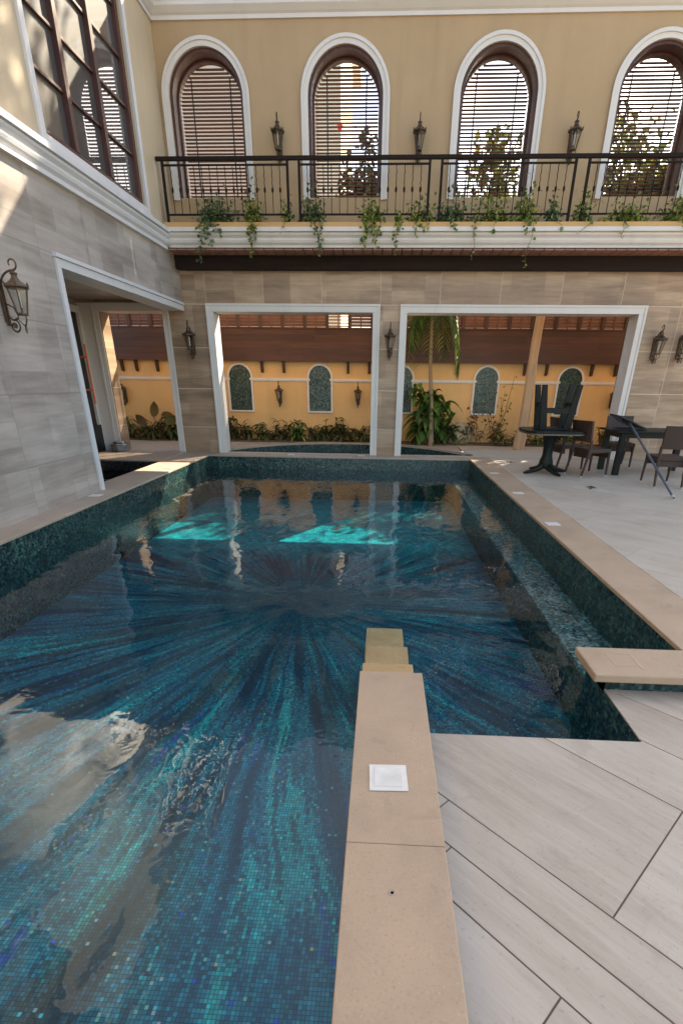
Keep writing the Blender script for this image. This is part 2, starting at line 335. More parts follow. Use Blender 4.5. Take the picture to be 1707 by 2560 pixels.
# ------------------------------------------------------------------ mesh helpers
ROOT = {}
class MB:
    def __init__(s): s.v = []; s.f = []
    def add(s, vs, fs, mat=None):
        o = len(s.v)
        s.v += [tuple(mat @ Vector(v)) if mat else tuple(v) for v in vs]
        s.f += [tuple(i + o for i in f) for f in fs]; return s
    def box(s, x0, x1, y0, y1, z0, z1, mat=None):
        return s.add([(x0, y0, z0), (x1, y0, z0), (x1, y1, z0), (x0, y1, z0), (x0, y0, z1), (x1, y0, z1), (x1, y1, z1), (x0, y1, z1)],
                     [(0, 3, 2, 1), (4, 5, 6, 7), (0, 1, 5, 4), (1, 2, 6, 5), (2, 3, 7, 6), (3, 0, 4, 7)], mat)
    def prism(s, poly, z0, z1, mat=None):
        n = len(poly)
        vs = [(x, y, z0) for x, y in poly] + [(x, y, z1) for x, y in poly]
        fs = [tuple(reversed(range(n))), tuple(range(n, 2 * n))] + [(i, (i + 1) % n, n + (i + 1) % n, n + i) for i in range(n)]
        return s.add(vs, fs, mat)
    def tube(s, pts, rad, n=8, cap=True, mat=None):
        pts = [Vector(p) for p in pts]
        rs = rad if isinstance(rad, (list, tuple)) else [rad] * len(pts)
        vs = []; fs = []; up = None
        for i, p in enumerate(pts):
            d = (pts[min(i + 1, len(pts) - 1)] - pts[max(i - 1, 0)])
            d = d.normalized() if d.length > 1e-9 else Vector((0, 0, 1))
            if up is None:
                up = d.cross(Vector((0, 0, 1)) if abs(d.z) < .9 else Vector((1, 0, 0))).normalized()
            else:
                up = (up - d * up.dot(d))
                up = up.normalized() if up.length > 1e-6 else d.orthogonal().normalized()
            b = d.cross(up)
            for k in range(n):
                a = 2 * math.pi * k / n; vs.append(tuple(p + (up * math.cos(a) + b * math.sin(a)) * rs[i]))
        for i in range(len(pts) - 1):
            for k in range(n):
                fs.append((i * n + k, i * n + (k + 1) % n, (i + 1) * n + (k + 1) % n, (i + 1) * n + k))
        if cap: fs += [tuple(reversed(range(n))), tuple((len(pts) - 1) * n + k for k in range(n))]
        return s.add(vs, fs, mat)
    def lathe(s, prof, n=16, mat=None, off=0):
        vs = []; fs = []
        for r, z in prof:
            for k in range(n):
                a = 2 * math.pi * (k + off) / n; vs.append((r * math.cos(a), r * math.sin(a), z))
        for i in range(len(prof) - 1):
            for k in range(n): fs.append((i * n + k, i * n + (k + 1) % n, (i + 1) * n + (k + 1) % n, (i + 1) * n + k))
        fs += [tuple(reversed(range(n))), tuple((len(prof) - 1) * n + k for k in range(n))]
        return s.add(vs, fs, mat)
    def ribbon(s, pts, widths, side, mat=None):
        vs = []; fs = []
        for p, w in zip(pts, widths):
            p = Vector(p); vs += [tuple(p - side * w), tuple(p + side * w)]
        for i in range(len(pts) - 1): fs.append((2 * i, 2 * i + 1, 2 * i + 3, 2 * i + 2))
        return s.add(vs, fs, mat)
    def build(s, name, mat, parent=None, smooth=False, bevel=0):
        me = bpy.data.meshes.new(name)
        o = Vector(ROOT.get(parent.name, (0, 0, 0))) if parent else Vector((0, 0, 0))
        me.from_pydata([tuple(Vector(v) - o) for v in s.v], [], s.f); me.update()
        bm = bmesh.new(); bm.from_mesh(me); bmesh.ops.recalc_face_normals(bm, faces=bm.faces); bm.to_mesh(me); bm.free()
        if smooth:
            me.polygons.foreach_set("use_smooth", [True] * len(me.polygons))
            try: me.set_sharp_from_angle(angle=R(40))
            except Exception: pass
        me.materials.append(M[mat] if isinstance(mat, str) else mat)
        ob = bpy.data.objects.new(name, me); C.objects.link(ob)
        if parent: ob.parent = parent; ROOT[ob.name] = tuple(o)
        if bevel:
            b = ob.modifiers.new("bevel", 'BEVEL'); b.width = bevel; b.segments = 2; b.limit_method = 'ANGLE'; b.angle_limit = R(35)
        return ob

def thing(name, label, cat, loc=(0, 0, 0), group=None, rz=0):
    o = bpy.data.objects.new(name, None); C.objects.link(o); o.location = loc; o.rotation_euler = (0, 0, rz); o.empty_display_size = .2
    o['label'] = label; o['category'] = cat
    if group: o['group'] = group
    ROOT[o.name] = tuple(loc); return o
def local(name, label, cat, group=None):          # a thing built round its own origin, placed afterwards
    return thing(name, label, cat, (0, 0, 0), group)
def tag(o, label, cat, group=None):
    o['label'] = label; o['category'] = cat
    if group: o['group'] = group
    return o
def struct(o): o['kind'] = 'structure'; return o
def dup(root, loc, rz=0, label=None, scale=1, group=None):
    r = root.copy(); C.objects.link(r); r.location = loc; r.rotation_euler = (0, 0, rz); r.scale = (scale,) * 3
    if label: r['label'] = label
    if group: r['group'] = group
    for ch in list(root.children):
        c = ch.copy(); C.objects.link(c); c.parent = r
        for g in list(ch.children):
            d = g.copy(); C.objects.link(d); d.parent = c
    return r
def place(o, loc, rz=0, scale=1): o.location = loc; o.rotation_euler = (0, 0, rz); o.scale = (scale,) * 3; return o

def sweep(mb, prof, path):
    """prof: list of (out, z); path: list of (x, y, nx, ny) plan points with outward mitre vectors"""
    n = len(prof); vs = []; fs = []
    for x, y, nx, ny in path:
        for o, z in prof: vs.append((x + nx * o, y + ny * o, z))
    for i in range(len(path) - 1):
        for k in range(n):
            fs.append((i * n + k, i * n + (k + 1) % n, (i + 1) * n + (k + 1) % n, (i + 1) * n + k))
    fs += [tuple(range(n)), tuple((len(path) - 1) * n + k for k in range(n))]
    mb.add(vs, fs); return mb

def frame_rect(mb, a0, a1, z0, z1, w, d0, d1, axis, bottom=False):
    """three (or four) sided rectangular frame lying in plane; a = coordinate along wall, d = depth"""
    def bx(p0, p1, q0, q1):
        if axis == 'X': mb.box(p0, p1, d0, d1, q0, q1)
        else: mb.box(d0, d1, p0, p1, q0, q1)
    bx(a0, a0 + w, z0, z1 - w); bx(a1 - w, a1, z0, z1 - w); bx(a0, a1, z1 - w, z1)
    if bottom: bx(a0 + w, a1 - w, z0, z0 + w)
    return mb

def arch_pts(cx, r, zs, n=28): return [(cx + r * math.cos(math.pi - math.pi * i / n), zs + r * math.sin(math.pi * i / n)) for i in range(n + 1)]
def arch_ring(mb, cx, r0, r1, zs, zb, y0, y1):
    """arched band (two legs and an arc) between radii r0 < r1, extruded y0..y1"""
    inn = [(cx - r0, zb)] + arch_pts(cx, r0, zs) + [(cx + r0, zb)]
    out = [(cx - r1, zb)] + arch_pts(cx, r1, zs) + [(cx + r1, zb)]
    n = len(inn); vs = []
    for y in (y0, y1):
        vs += [(x, y, z) for x, z in inn] + [(x, y, z) for x, z in out]
    fs = []
    for i in range(n - 1):
        fs += [(i, i + 1, n + i + 1, n + i), (2 * n + i, 3 * n + i, 3 * n + i + 1, 2 * n + i + 1),
               (i, 2 * n + i, 2 * n + i + 1, i + 1), (n + i, n + i + 1, 3 * n + i + 1, 3 * n + i)]
    fs += [(0, n, 3 * n, 2 * n), (n - 1, 3 * n - 1, 4 * n - 1, 2 * n - 1)]
    return mb.add(vs, fs)
def arch_panel(mb, cx, r, zs, zb, y0, y1):
    p = [(cx - r, zb)] + arch_pts(cx, r, zs) + [(cx + r, zb)]; n = len(p)
    vs = [(x, y0, z) for x, z in p] + [(x, y1, z) for x, z in p]
    fs = [tuple(range(n)), tuple(range(2 * n - 1, n - 1, -1))] + [(i, (i + 1) % n, n + (i + 1) % n, n + i) for i in range(n)]
    return mb.add(vs, fs)
def arched_wall(mb, x0, x1, z0, z1, y0, y1, holes):
    """wall with arched holes: holes = list of (cx, r, zs, zb) sorted by cx"""
    q = []          # list of quads in (x, z)
    xs = x0
    for cx, r, zs, zb in holes:
        q.append([(xs, z0), (cx - r, z0), (cx - r, z1), (xs, z1)])
        q.append([(cx - r, z0), (cx + r, z0), (cx + r, zb), (cx - r, zb)])
        a = arch_pts(cx, r, zs)
        for (xa, za), (xb, zb2) in zip(a[:-1], a[1:]): q.append([(xa, za), (xb, zb2), (xb, z1), (xa, z1)])
        xs = cx + r
    q.append([(xs, z0), (x1, z0), (x1, z1), (xs, z1)])
    for p in q:
        mb.add([(x, y0, z) for x, z in p], [(0, 1, 2, 3)]); mb.add([(x, y1, z) for x, z in p], [(3, 2, 1, 0)])
    for cx, r, zs, zb in holes:
        p = [(cx - r, zb)] + arch_pts(cx, r, zs) + [(cx + r, zb)]
        for (xa, za), (xb, zb2) in zip(p, p[1:] + p[:1]): mb.add([(xa, y0, za), (xb, y0, zb2), (xb, y1, zb2), (xa, y1, za)], [(0, 1, 2, 3)])
    mb.add([(x0, y0, z1), (x1, y0, z1), (x1, y1, z1), (x0, y1, z1)], [(0, 1, 2, 3)])
    mb.add([(x0, y0, z0), (x1, y0, z0), (x1, y1, z0), (x0, y1, z0)], [(3, 2, 1, 0)])
    for x in (x0, x1): mb.add([(x, y0, z0), (x, y1, z0), (x, y1, z1), (x, y0, z1)], [(0, 1, 2, 3)])
    return mb

# ================================================================== SETTING: pool, decks, ground
XL, XPL, XPR, YPF, YB = -3.97, -3.664, 1.863, 10.84, 11.2
ZW, ZF, ZT = -.262, -.90, -.118      # water, pool floor (as deep as it looks), lower terrace
g = MB()                               # pool basin: floor, bench, walls
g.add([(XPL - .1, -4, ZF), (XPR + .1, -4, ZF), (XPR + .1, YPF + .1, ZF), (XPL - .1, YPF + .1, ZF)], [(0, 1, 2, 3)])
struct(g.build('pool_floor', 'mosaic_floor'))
g = MB()
g.box(XPL - .2, XPL, -4, YPF + .2, ZF - .1, -.031); g.box(XPL, XPR + .2, YPF, YPF + .2, ZF - .1, -.031)
g.box(XPR, XPR + .2, 2.70, YPF, ZF - .1, -.031)
g.box(1.303, XPR + .2, 2.44, 2.70, ZF - .1, -.052)            # below the cap slab
g.box(-.055, .245, -4, 2.30, ZF - .1, -.052)                  # below the divider
g.box(.245, 1.303, 1.80, 1.985, ZF - .1, ZT - .012); g.box(1.303, 1.45, 1.80, 2.44, ZF - .1, ZT - .012)
struct(g.build('pool_wall', 'mosaic_wall'))
g = MB(); g.box(1.50, XPR, 2.44, YPF, -.46, -.43)
struct(g.build('pool_bench', 'mosaic_bench'))
g = MB(); g.box(1.503, XPR, 2.44, YPF, ZF - .05, -.4605)
struct(g.build('pool_bench_riser', 'mosaic_wall'))
g = MB()
g.prism([(XPL - .03, -3.9), (-.03, -3.9), (-.03, 2.27), (.22, 2.27), (.22, 1.96), (1.33, 1.96), (1.33, 2.47), (XPR + .03, 2.47), (XPR + .03, YPF + .03), (XPL - .03, YPF + .03)], ZF - .02, ZW)
struct(g.build('pool_water', 'water'))
# coping round the pool
g = MB(); g.box(XPR - .012, XPR + .42, 2.70, YPF + .36, -.034, 0.0)
struct(g.build('pool_coping_stone', 'coping', bevel=.006))
g = MB(); g.box(XL - .3, XPL + .012, -4, YPF - .006, -.034, -.001); g.box(XL - .3, XPR - .016, YPF - .012, YPF + .36, -.034, 0.0)
struct(g.build('pool_coping', 'coping_light', bevel=.006))

def pavers(name, mat, x0, x1, y0, y1, z, rows, lens, phase, clip=None, gap=.006, seed=3):
    rnd = random.Random(seed); bm = bmesh.new(); lay = bm.loops.layers.float_color.new("tone")
    umin = (x0 + y0) * .7071; umax = (x1 + y1) * .7071; vmin = (x0 - y1) * .7071; vmax = (x1 - y0) * .7071
    for i in range(len(rows) - 1):
        ua, ub = rows[i] + gap / 2, rows[i + 1] - gap / 2
        if ub < umin or ua > umax: continue
        L = lens[i % len(lens)]; v = phase[i % len(phase)]
        while v > vmin: v -= L
        while v < vmax:
            va, vb = v + gap / 2, v + L - gap / 2; tn = rnd.random()
            ps = [((u + w) * .7071, (u - w) * .7071) for u, w in ((ua, va), (ua, vb), (ub, vb), (ub, va))]
            f = bm.faces.new([bm.verts.new((x, y, z)) for x, y in ps])
            for l in f.loops: l[lay] = (tn, tn, tn, 1)
            v += L
    for co, no in (((x0, 0, 0), (-1, 0, 0)), ((x1, 0, 0), (1, 0, 0)), ((0, y0, 0), (0, -1, 0)), ((0, y1, 0), (0, 1, 0))):
        bmesh.ops.bisect_plane(bm, geom=bm.verts[:] + bm.edges[:] + bm.faces[:], plane_co=co, plane_no=no, clear_outer=True)
    if clip:
        for cx0, cx1, cy0, cy1 in clip:
            for co, no in (((cx0, 0, 0), (1, 0, 0)), ((cx1, 0, 0), (1, 0, 0)), ((0, cy0, 0), (0, 1, 0)), ((0, cy1, 0), (0, 1, 0))):
                bmesh.ops.bisect_plane(bm, geom=bm.verts[:] + bm.edges[:] + bm.faces[:], plane_co=co, plane_no=no)
            kill = [f for f in bm.faces if cx0 < f.calc_center_median().x < cx1 and cy0 < f.calc_center_median().y < cy1]
            bmesh.ops.delete(bm, geom=kill, context='FACES')
    for f in bm.faces:
        if f.normal.z < 0: f.normal_flip()
    ext = bmesh.ops.extrude_face_region(bm, geom=bm.faces[:])
    for v in [e for e in ext['geom'] if isinstance(e, bmesh.types.BMVert)]: v.co.z += .006
    me = bpy.data.meshes.new(name); bmesh.ops.recalc_face_normals(bm, faces=bm.faces); bm.to_mesh(me); bm.free(); me.materials.append(M[mat])
    o = bpy.data.objects.new(name, me); C.objects.link(o); return struct(o)
rows = [-4.0 + .332 * k for k in range(0, 12)]
rows = [r for r in rows if r < .2] + [.32, .988, 1.156, 1.33, 1.995, 2.337, 2.662, 3.0, 3.66, 4.0, 4.33, 5.0, 5.66, 6.0, 7.0]
pavers('terrace_paving', 'terrace', .262, 7, -4, 2.44, ZT - .006, rows, [1.33], [-.203, .3, -.203, .61, .46, -.203, .05, .5, -.1, .3], clip=[(.2, 1.303, 1.985, 3)])
g = MB(); g.prism([(.255, -4), (7, -4), (7, 2.441), (1.304, 2.441), (1.304, 1.984), (.255, 1.984)], ZT - .03, ZT - .004)
struct(g.build('terrace_base', 'grout'))
rows2 = [-14 + .62 * k for k in range(60)]
pavers('deck_paving', 'deck', XPR + .424, 9.5, 2.745, 11.16, -.008, rows2, [1.24], [0, .45, .9, .2], gap=.0025, seed=5)
pavers('passage_paving', 'deck', -7.2, 9.5, 11.204, 13.35, -.008, rows2, [1.24], [0, .45, .9, .2], gap=.0025, seed=5, clip=[(-3.60, 1.90, 11.42, 13.34)])
g = MB(); g.box(XPR + .2, 9.5, 2.741, 13.4, -.06, -.006)
g.box(-7.2, XL - .31, 9.80, 13.4, -.06, -.0075); g.box(-3.60, XPR + .2, YPF + .2, 11.42, -.06, -.036)
struct(g.build('deck_base', 'grout'))
g = MB(); g.box(-6.1, XL - .302, 9.82, 11.2, -.05, .012); struct(g.build('passage_step', 'coping_light', bevel=.006))
g = MB()                                                     # far ground as four sheets round the villa
B = 400
for x0, x1, y0, y1 in ((-B, B, 20.0, B), (-B, B, -B, -4.0), (-B, -9.0, -4.0, 20.0), (9.5, B, -4.0, 20.0)):
    g.add([(x0, y0, -.14), (x1, y0, -.14), (x1, y1, -.14), (x0, y1, -.14)], [(0, 1, 2, 3)])
g.add([(7, -4, -.14), (9.5, -4, -.14), (9.5, 2.44, -.14), (7, 2.44, -.14)], [(0, 1, 2, 3)])
g.add([(-9, 13.34, -.14), (9.5, 13.34, -.14), (9.5, 20, -.14), (-9, 20, -.14)], [(0, 1, 2, 3)])
struct(g.build('ground', 'ground'))
g = MB(); g.box(-8, 9.4, 13.36, 13.86, -.1, .03); struct(g.build('garden_bed', 'soil'))

# spa pool behind the wall
SC, SR = (-.83, 10.45), 2.85
arc = [(SC[0] + SR * math.cos(a), SC[1] + SR * math.sin(a)) for a in [R(20 + 140 * i / 36) for i in range(37)]]
th = thing('spa_pool', 'round dark mosaic plunge pool seen through the wide openings', 'spa pool', (SC[0], 11.8, 0))
g = MB(); rim_o = [(SC[0] + (SR + .12) * math.cos(a), SC[1] + (SR + .12) * math.sin(a)) for a in [R(18 + 144 * i / 36) for i in range(37)]]
n = len(arc)
for i in range(n - 1):
    (a, b), (c, d) = arc[i], arc[i + 1]; (e, f), (p, q) = rim_o[i], rim_o[i + 1]
    g.add([(a, b, .03), (c, d, .03), (p, q, .03), (e, f, .03), (a, b, -.02), (c, d, -.02), (p, q, -.02), (e, f, -.02)], [(0, 1, 2, 3), (0, 4, 5, 1), (3, 2, 6, 7), (4, 7, 6, 5)])
g.build('rim', 'coping_light', th)
g = MB()
for i in range(n - 1):
    (a, b), (c, d) = arc[i], arc[i + 1]
    g.add([(a, b, -.5), (c, d, -.5), (c, d, -.015), (a, b, -.015)], [(0, 1, 2, 3)])
g.add([(x, y, -.5) for x, y in arc], [tuple(range(n))]); g.box(-3.6, 1.9, 11.40, 11.42, -.5, -.037)
g.build('basin', 'mosaic_wall', th)
g = MB(); g.add([(x, y, -.20) for x, y in arc], [tuple(range(n))]); g.build('water', m_glass('spa_water', (.5, .6, .62), 1.33), th)
g = MB()                                                     # paving between the spa's curve and the rectangular cut-out
def fill(x_edge, lo):
    pts = [p for p in rim_o]
    return pts
tl = [(-3.60, 13.34)] + [p for p in reversed(rim_o) if p[0] < SC[0]] ; tl = [p for p in tl if p[0] >= -3.6] + [(SC[0], 13.34)]
tr = [(SC[0], 13.34)] + [p for p in reversed(rim_o) if p[0] > SC[0]]; tr = [p for p in tr if p[0] <= 1.9] + [(1.9, 13.34)]
for poly in (tl, tr):
    m = len(poly); g.add([(x, y, -.003) for x, y in poly], [tuple(range(m))])
struct(g.build('spa_surround', 'coping_light'))

# dark sunken basin by the portal
th = thing('sunken_basin', 'black sunken basin in the floor beside the portal door', 'basin', (-5.2, 8.6, 0))
g = MB(); g.box(-6.1, XL - .302, 7.0, 7.04, -.4, -.02); g.box(-6.1, XL - .302, 9.78, 9.82, -.4, -.02); g.box(XL - .34, XL - .302, 7.04, 9.78, -.4, -.036); g.box(-6.1, XL - .34, 7.04, 9.78, -.42, -.38)
g.build('basin_shell', 'mosaic_black', th)
g = MB(); g.box(-6.1, XL - .34, 7.04, 9.78, -.2, -.19); g.build('basin_water', m_glass('basin_water', (.12, .13, .14), 1.33), th)

# divider coping with steps
th = thing('divider_wall', 'long sandstone coping strip running from the camera into the pool', 'divider', (.09, 0, 0))
g = MB(); g.box(-.078, .264, 1.226, 2.352, -.05, 0); g.box(-.078, .264, .10, 1.2251, -.05, 0); g.box(-.078, .264, -1.2, .096, -.05, 0); g.box(-.078, .264, -4, -1.204, -.05, 0)
g.build('coping_slab', 'coping', th, bevel=.004)
for y0, y1, z, x0, x1 in ((2.30, 2.66, -.13, -.072, .236), (2.62, 3.19, -.30, -.064, .236), (3.15, 3.74, -.43, -.074, .226)):
    g = MB(); g.box(x0, x1, y0, y1, ZF + .002, z); g.build('step', 'step', th, bevel=.006)
g = MB(); g.lathe([(.011, -.002), (.011, .001), (.008, .0015), (.005, -.001)], 12, Matrix.Translation((.078, 1.045, .001))); g.build('screw_cap', 'coping_light', th)
th = thing('cap_slab', 'thick sandstone slab capping the low step at the pool corner', 'stone slab', (1.6, 2.56, 0))
g = MB(); g.box(1.217, 2.9, 2.40, 2.722, -.05, 0.001); g.build('slab', 'coping', th, bevel=.008)
g = MB(); g.box(1.303, 7, 2.442, 2.74, ZT - .02, -.051); g.build('riser', m_plain('riser_stone', (.20, .14, .09), .8), th)
g = MB(); g.box(2.904, 7, 2.40, 2.735, -.05, 0.0); g.build('slab', 'coping', th, bevel=.008)
sq = MB()                                                    # faint square outline on the slab
for a, b, c, d in ((1.36, 1.52, 2.64, 2.646), (1.365, 1.372, 2.49, 2.64), (1.50, 1.512, 2.47, 2.64), (1.39, 1.49, 2.50, 2.505)): sq.box(a, b, c, d, .0012, .0025)
sq.build('scratched_square', m_plain('scratch', (.58, .38, .26), .7), th)

# white flush lights in the coping
spots = [(.07, 1.54, 'large white square light plate in the coping strip nearest the camera'), (1.97, 5.65, 'white light plate in right coping, nearest of the right row'),
         (2.0, 7.38, 'white light plate in right coping, middle of the right row'), (2.01, 9.12, 'white light plate in right coping, farthest of the right row'),
         (-3.85, 6.60, 'white light plate in the left coping before the portal trim'), (-3.80, 9.0, 'pale plate in the left coping beside the sunken basin'),
         (-1.93, 11.04, 'white light plate on the far coping under the middle opening'), (-.42, 11.04, 'white light plate on the far coping near the stone pillar')]
lp = None
for x, y, lab in spots:
    if lp is None:
        lp = local('deck_light', lab, 'deck light', 'white light plates in the pool coping')
        g = MB(); g.box(-.076, .076, -.072, .072, .0015, .006); g.build('frame', 'white_plate', lp, bevel=.002)
        g = MB(); g.box(-.055, .055, -.052, .052, .0065, .008); g.build('lens', m_plain('lens_white', (.74, .69, .61), .35), lp, bevel=.001)
        place(lp, (x, y, 0), R(2))
    else:
        dup(lp, (x, y, .001), R(1), lab)
# ================================================================== BUILDING BEHIND THE POOL
XR = 9.2
O1 = (-3.43, -.175); O2 = (.36, 4.84); O0 = (-5.68, -4.32); ZO = 2.72
back = thing('poolside_building', 'two storey wall with arched windows above stone openings', 'building', (2.5, 11.4, 0))
g = MB(); y0, y1 = YB, YB + .36
def wallx(mb, xa, xb, za, zb): mb.box(xa, xb, y0, y1, za, zb)
edges = [(-7.4, O0[0]), (O0[1], O1[0]), (O1[1], O2[0]), (O2[1], XR)]
for a, b in edges: wallx(g, a, b, -.05, ZO)
wallx(g, -7.4, XR, ZO, 3.37)
g.build('stone_wall', 'stone_back', back)
for k, (a, b) in enumerate(((-5.82, -4.28), (-3.51, -.118), (.294, 4.915))):
    g = MB(); zt = 2.79
    w0 = .125
    g.box(a, a + w0, YB - .03, YB, -.0, zt - .13); g.box(b - w0, b, YB - .03, YB, 0, zt - .13); g.box(a, b, YB - .03, YB, zt - .13, zt)
    g.box(a - .012, a + .03, YB - .045, YB - .031, 0, zt - .03); g.box(b - .03, b + .012, YB - .045, YB - .031, 0, zt - .03); g.box(a - .012, b + .012, YB - .045, YB - .031, zt - .03, zt + .012)
    # white lining of the reveal
    g.box(a + w0 - .012, a + w0, YB, YB + .40, 0, zt - .13); g.box(b - w0, b - w0 + .012, YB, YB + .40, 0, zt - .13)
    g.box(a + w0, b - w0, YB, YB + .40, zt - .13, zt - .118)
    g.box(a, a + w0, YB + .37, YB + .40, 0, zt - .13); g.box(b - w0, b, YB + .37, YB + .40, 0, zt - .13); g.box(a, b, YB + .37, YB + .40, zt - .118, zt)
    g.build('opening_frame', 'white', back, bevel=.004)
WX = [-3.155, -.787, 1.759, 4.335, 6.9]; WR, WZS, WZB = .632, 5.79, 4.44
g = MB(); arched_wall(g, -4.3, XR, 3.9, 7.2, YB, YB + .36, [(x, WR, WZS, WZB) for x in WX])
g.build('stucco_wall', 'stucco', back)
g = MB(); g.box(-4.3, XR, YB + .01, YB + .35, 3.371, 3.899); g.build('slab_core', 'stucco', back)
CP = [(0, 3.563), (.07, 3.563), (.07, 3.598), (.045, 3.61), (.045, 3.622), (.09, 3.655), (.105, 3.69), (.105, 3.705), (.085, 3.712), (.085, 3.722), (.13, 3.76), (.14, 3.785), (.115, 3.792), (.115, 3.80), (.17, 3.805), (.17, 3.8665), (0, 3.8665)]
g = MB(); sweep(g, CP, [(-3.90, 10.71, 0, -1), (XR, 10.71, 0, -1)]); g.build('balcony_cornice', 'white', back)
g = MB(); g.box(-3.92, XR, 10.56, 11.19, 3.868, 3.937); g.build('balcony_fascia', 'fascia', back, bevel=.004)
g = MB(); g.box(-3.95, XR, 10.72, 11.19, 3.58, 3.866); g.build('balcony_slab', 'white', back)
g = MB(); x = -3.92
while x < XR: g.box(x, x + .158, 10.585, 11.0, 3.542, 3.561); x += .1745
g.build('soffit_tiles', 'tile', back)
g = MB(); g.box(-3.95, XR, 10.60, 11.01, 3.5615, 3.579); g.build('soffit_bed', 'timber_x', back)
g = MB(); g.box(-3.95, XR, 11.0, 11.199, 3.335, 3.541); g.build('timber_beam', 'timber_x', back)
TP = [(0, 6.73), (.03, 6.73), (.03, 6.78), (.06, 6.80), (.12, 6.86), (.12, 6.90), (.10, 6.91), (.17, 6.99), (.22, 7.06), (.22, 7.10), (.26, 7.11), (.26, 7.20), (0, 7.20)]
g = MB(); sweep(g, TP, [(-3.98, YB, 1, -1), (XR, YB, 0, -1)]); g.build('top_cornice', 'white', back)
for x in WX:
    g = MB(); arch_ring(g, x, WR, .735, WZS, 4.40, YB - .035, YB - .001); arch_ring(g, x, .70, .748, WZS, 4.40, YB - .055, YB - .036)
    win = g.build('arched_window', 'white', back, smooth=True)
    g = MB(); arch_ring(g, x, .585, WR - .002, WZS, WZB, YB + .02, YB + .42); arch_ring(g, x, .555, .584, WZS, WZB, YB + .24, YB + .32); g.box(x - .584, x + .584, YB + .2, YB + .36, WZB, WZB + .035)
    g.build('timber_frame', 'timber', win, smooth=True)
    g = MB(); z = WZB + .06
    while z < WZS + .55:
        hw = .55 if z < WZS else math.sqrt(max(0, .56 ** 2 - (z - WZS) ** 2))
        if hw > .12:
            g.add([(x - hw, YB + .345, z + .006), (x + hw, YB + .345, z + .006), (x + hw, YB + .393, z - .002), (x - hw, YB + .393, z - .002),
                   (x - hw, YB + .345, z + .013), (x + hw, YB + .345, z + .013), (x + hw, YB + .393, z + .005), (x - hw, YB + .393, z + .005)],
                  [(0, 3, 2, 1), (4, 5, 6, 7), (0, 1, 5, 4), (1, 2, 6, 5), (2, 3, 7, 6), (3, 0, 4, 7)])
        z += .0512
    g.build('blind', 'slat', win)
    g = MB()
    for dx in (-.34, .34):
        g.box(x + dx - .011, x + dx + .011, YB + .338, YB + .3445, WZB + .05, WZS + .38)
    g.build('ladder_tape', 'cord', win)

# ================================================================== LEFT WING
wing = thing('villa_wing', 'grey stone villa wing with tall paned window and cornice', 'building', (-4.2, 7, 0))
g = MB(); T = XL - .32
PY0 = 6.99; PZ = 2.70
g.box(T, XL, -6, PY0, -.05, 3.53); g.box(T, XL, PY0, YB - .001, PZ, 3.53)
g.build('stone_wall', 'stone_left', wing)
g = MB()
LWY = (7.27, 9.97); LWZ = (3.98, 6.55)
g.box(T, XL, -6, 1.05, 3.53, 7.2); g.box(T, XL, 3.75, LWY[0], 3.53, 7.2); g.box(T, XL, LWY[1], YB + .36, 3.53, 7.2); [(g.box(T, XL, ya, yb, 3.53, LWZ[0]), g.box(T, XL, ya, yb, LWZ[1], 7.2)) for ya, yb in (LWY, (1.05, 3.75))]
g.build('stucco_wall', 'stucco_side', wing)
CPL = [(o * .85, z - .02) for o, z in CP]
g = MB(); sweep(g, CPL, [(XL, -6, 1, 0), (XL, 10.9, 1, 0)]); g.build('cornice', 'white_cool', wing)
g = MB(); sweep(g, TP, [(XL, -6, 1, 0), (XL - .001, YB, 1, -1)]); g.build('top_cornice', 'white_cool', wing)
# portal trim
g = MB(); g.box(XL, XL + .035, 6.945, 7.03, 0, 2.66); g.box(XL, XL + .035, 6.945, YB - .06, 2.66, 2.755); g.box(XL, XL + .06, 6.93, YB - .06, 2.756, 2.80)
g.box(XL - .34, XL - .001, 6.99, 7.02, 0, 2.66); g.box(XL - .34, XL - .001, 7.02, YB - .05, 2.66, 2.69)
g.build('portal_frame', 'white_cool', wing, bevel=.004)
# tall paned windows
def paned(y0):
    g = MB(); frame_rect(g, y0 - .10, y0 + 2.80, 3.89, 6.66, .095, XL, XL + .04, 'Y', True); g.box(XL, XL + .06, y0 - .12, y0 + 2.82, 3.885, 3.915)
    win = g.build('paned_window', 'white_cool', wing, bevel=.004)
    g = MB(); frame_rect(g, y0, y0 + 2.70, 3.985, 6.565, .085, XL - .13, XL - .03, 'Y', True)
    for y in (y0 + .795, y0 + 1.705): g.box(XL - .125, XL - .02, y - .045, y + .045, 4.07, 6.48)
    for z in (4.63, 5.19, 5.745, 6.30):
        for a, b in ((.085, .748), (.842, 1.658), (1.752, 2.615)): g.box(XL - .118, XL - .055, y0 + a, y0 + b, z - .016, z + .016)
    g.build('frame', 'timber', win, bevel=.003)
    g = MB(); g.box(XL - .10, XL - .092, y0 + .07, y0 + 2.63, 4.05, 6.5); g.build('glass', 'window_glass', win)
paned(7.27); paned(1.05)
g = MB(); g.add([(XL - .25, -6, 7.201), (XL - .25, 11.5, 7.201), (-8.2, 11.5, 10.6), (-8.2, -6, 10.6), (-8.2, 11.5, 7.0), (-8.2, -6, 7.0)], [(0, 1, 2, 3), (1, 4, 2), (0, 3, 5), (3, 2, 4, 5)])
g.build('roof', m_plain('dark_roof_tile', (.05, .03, .024), .7), wing)
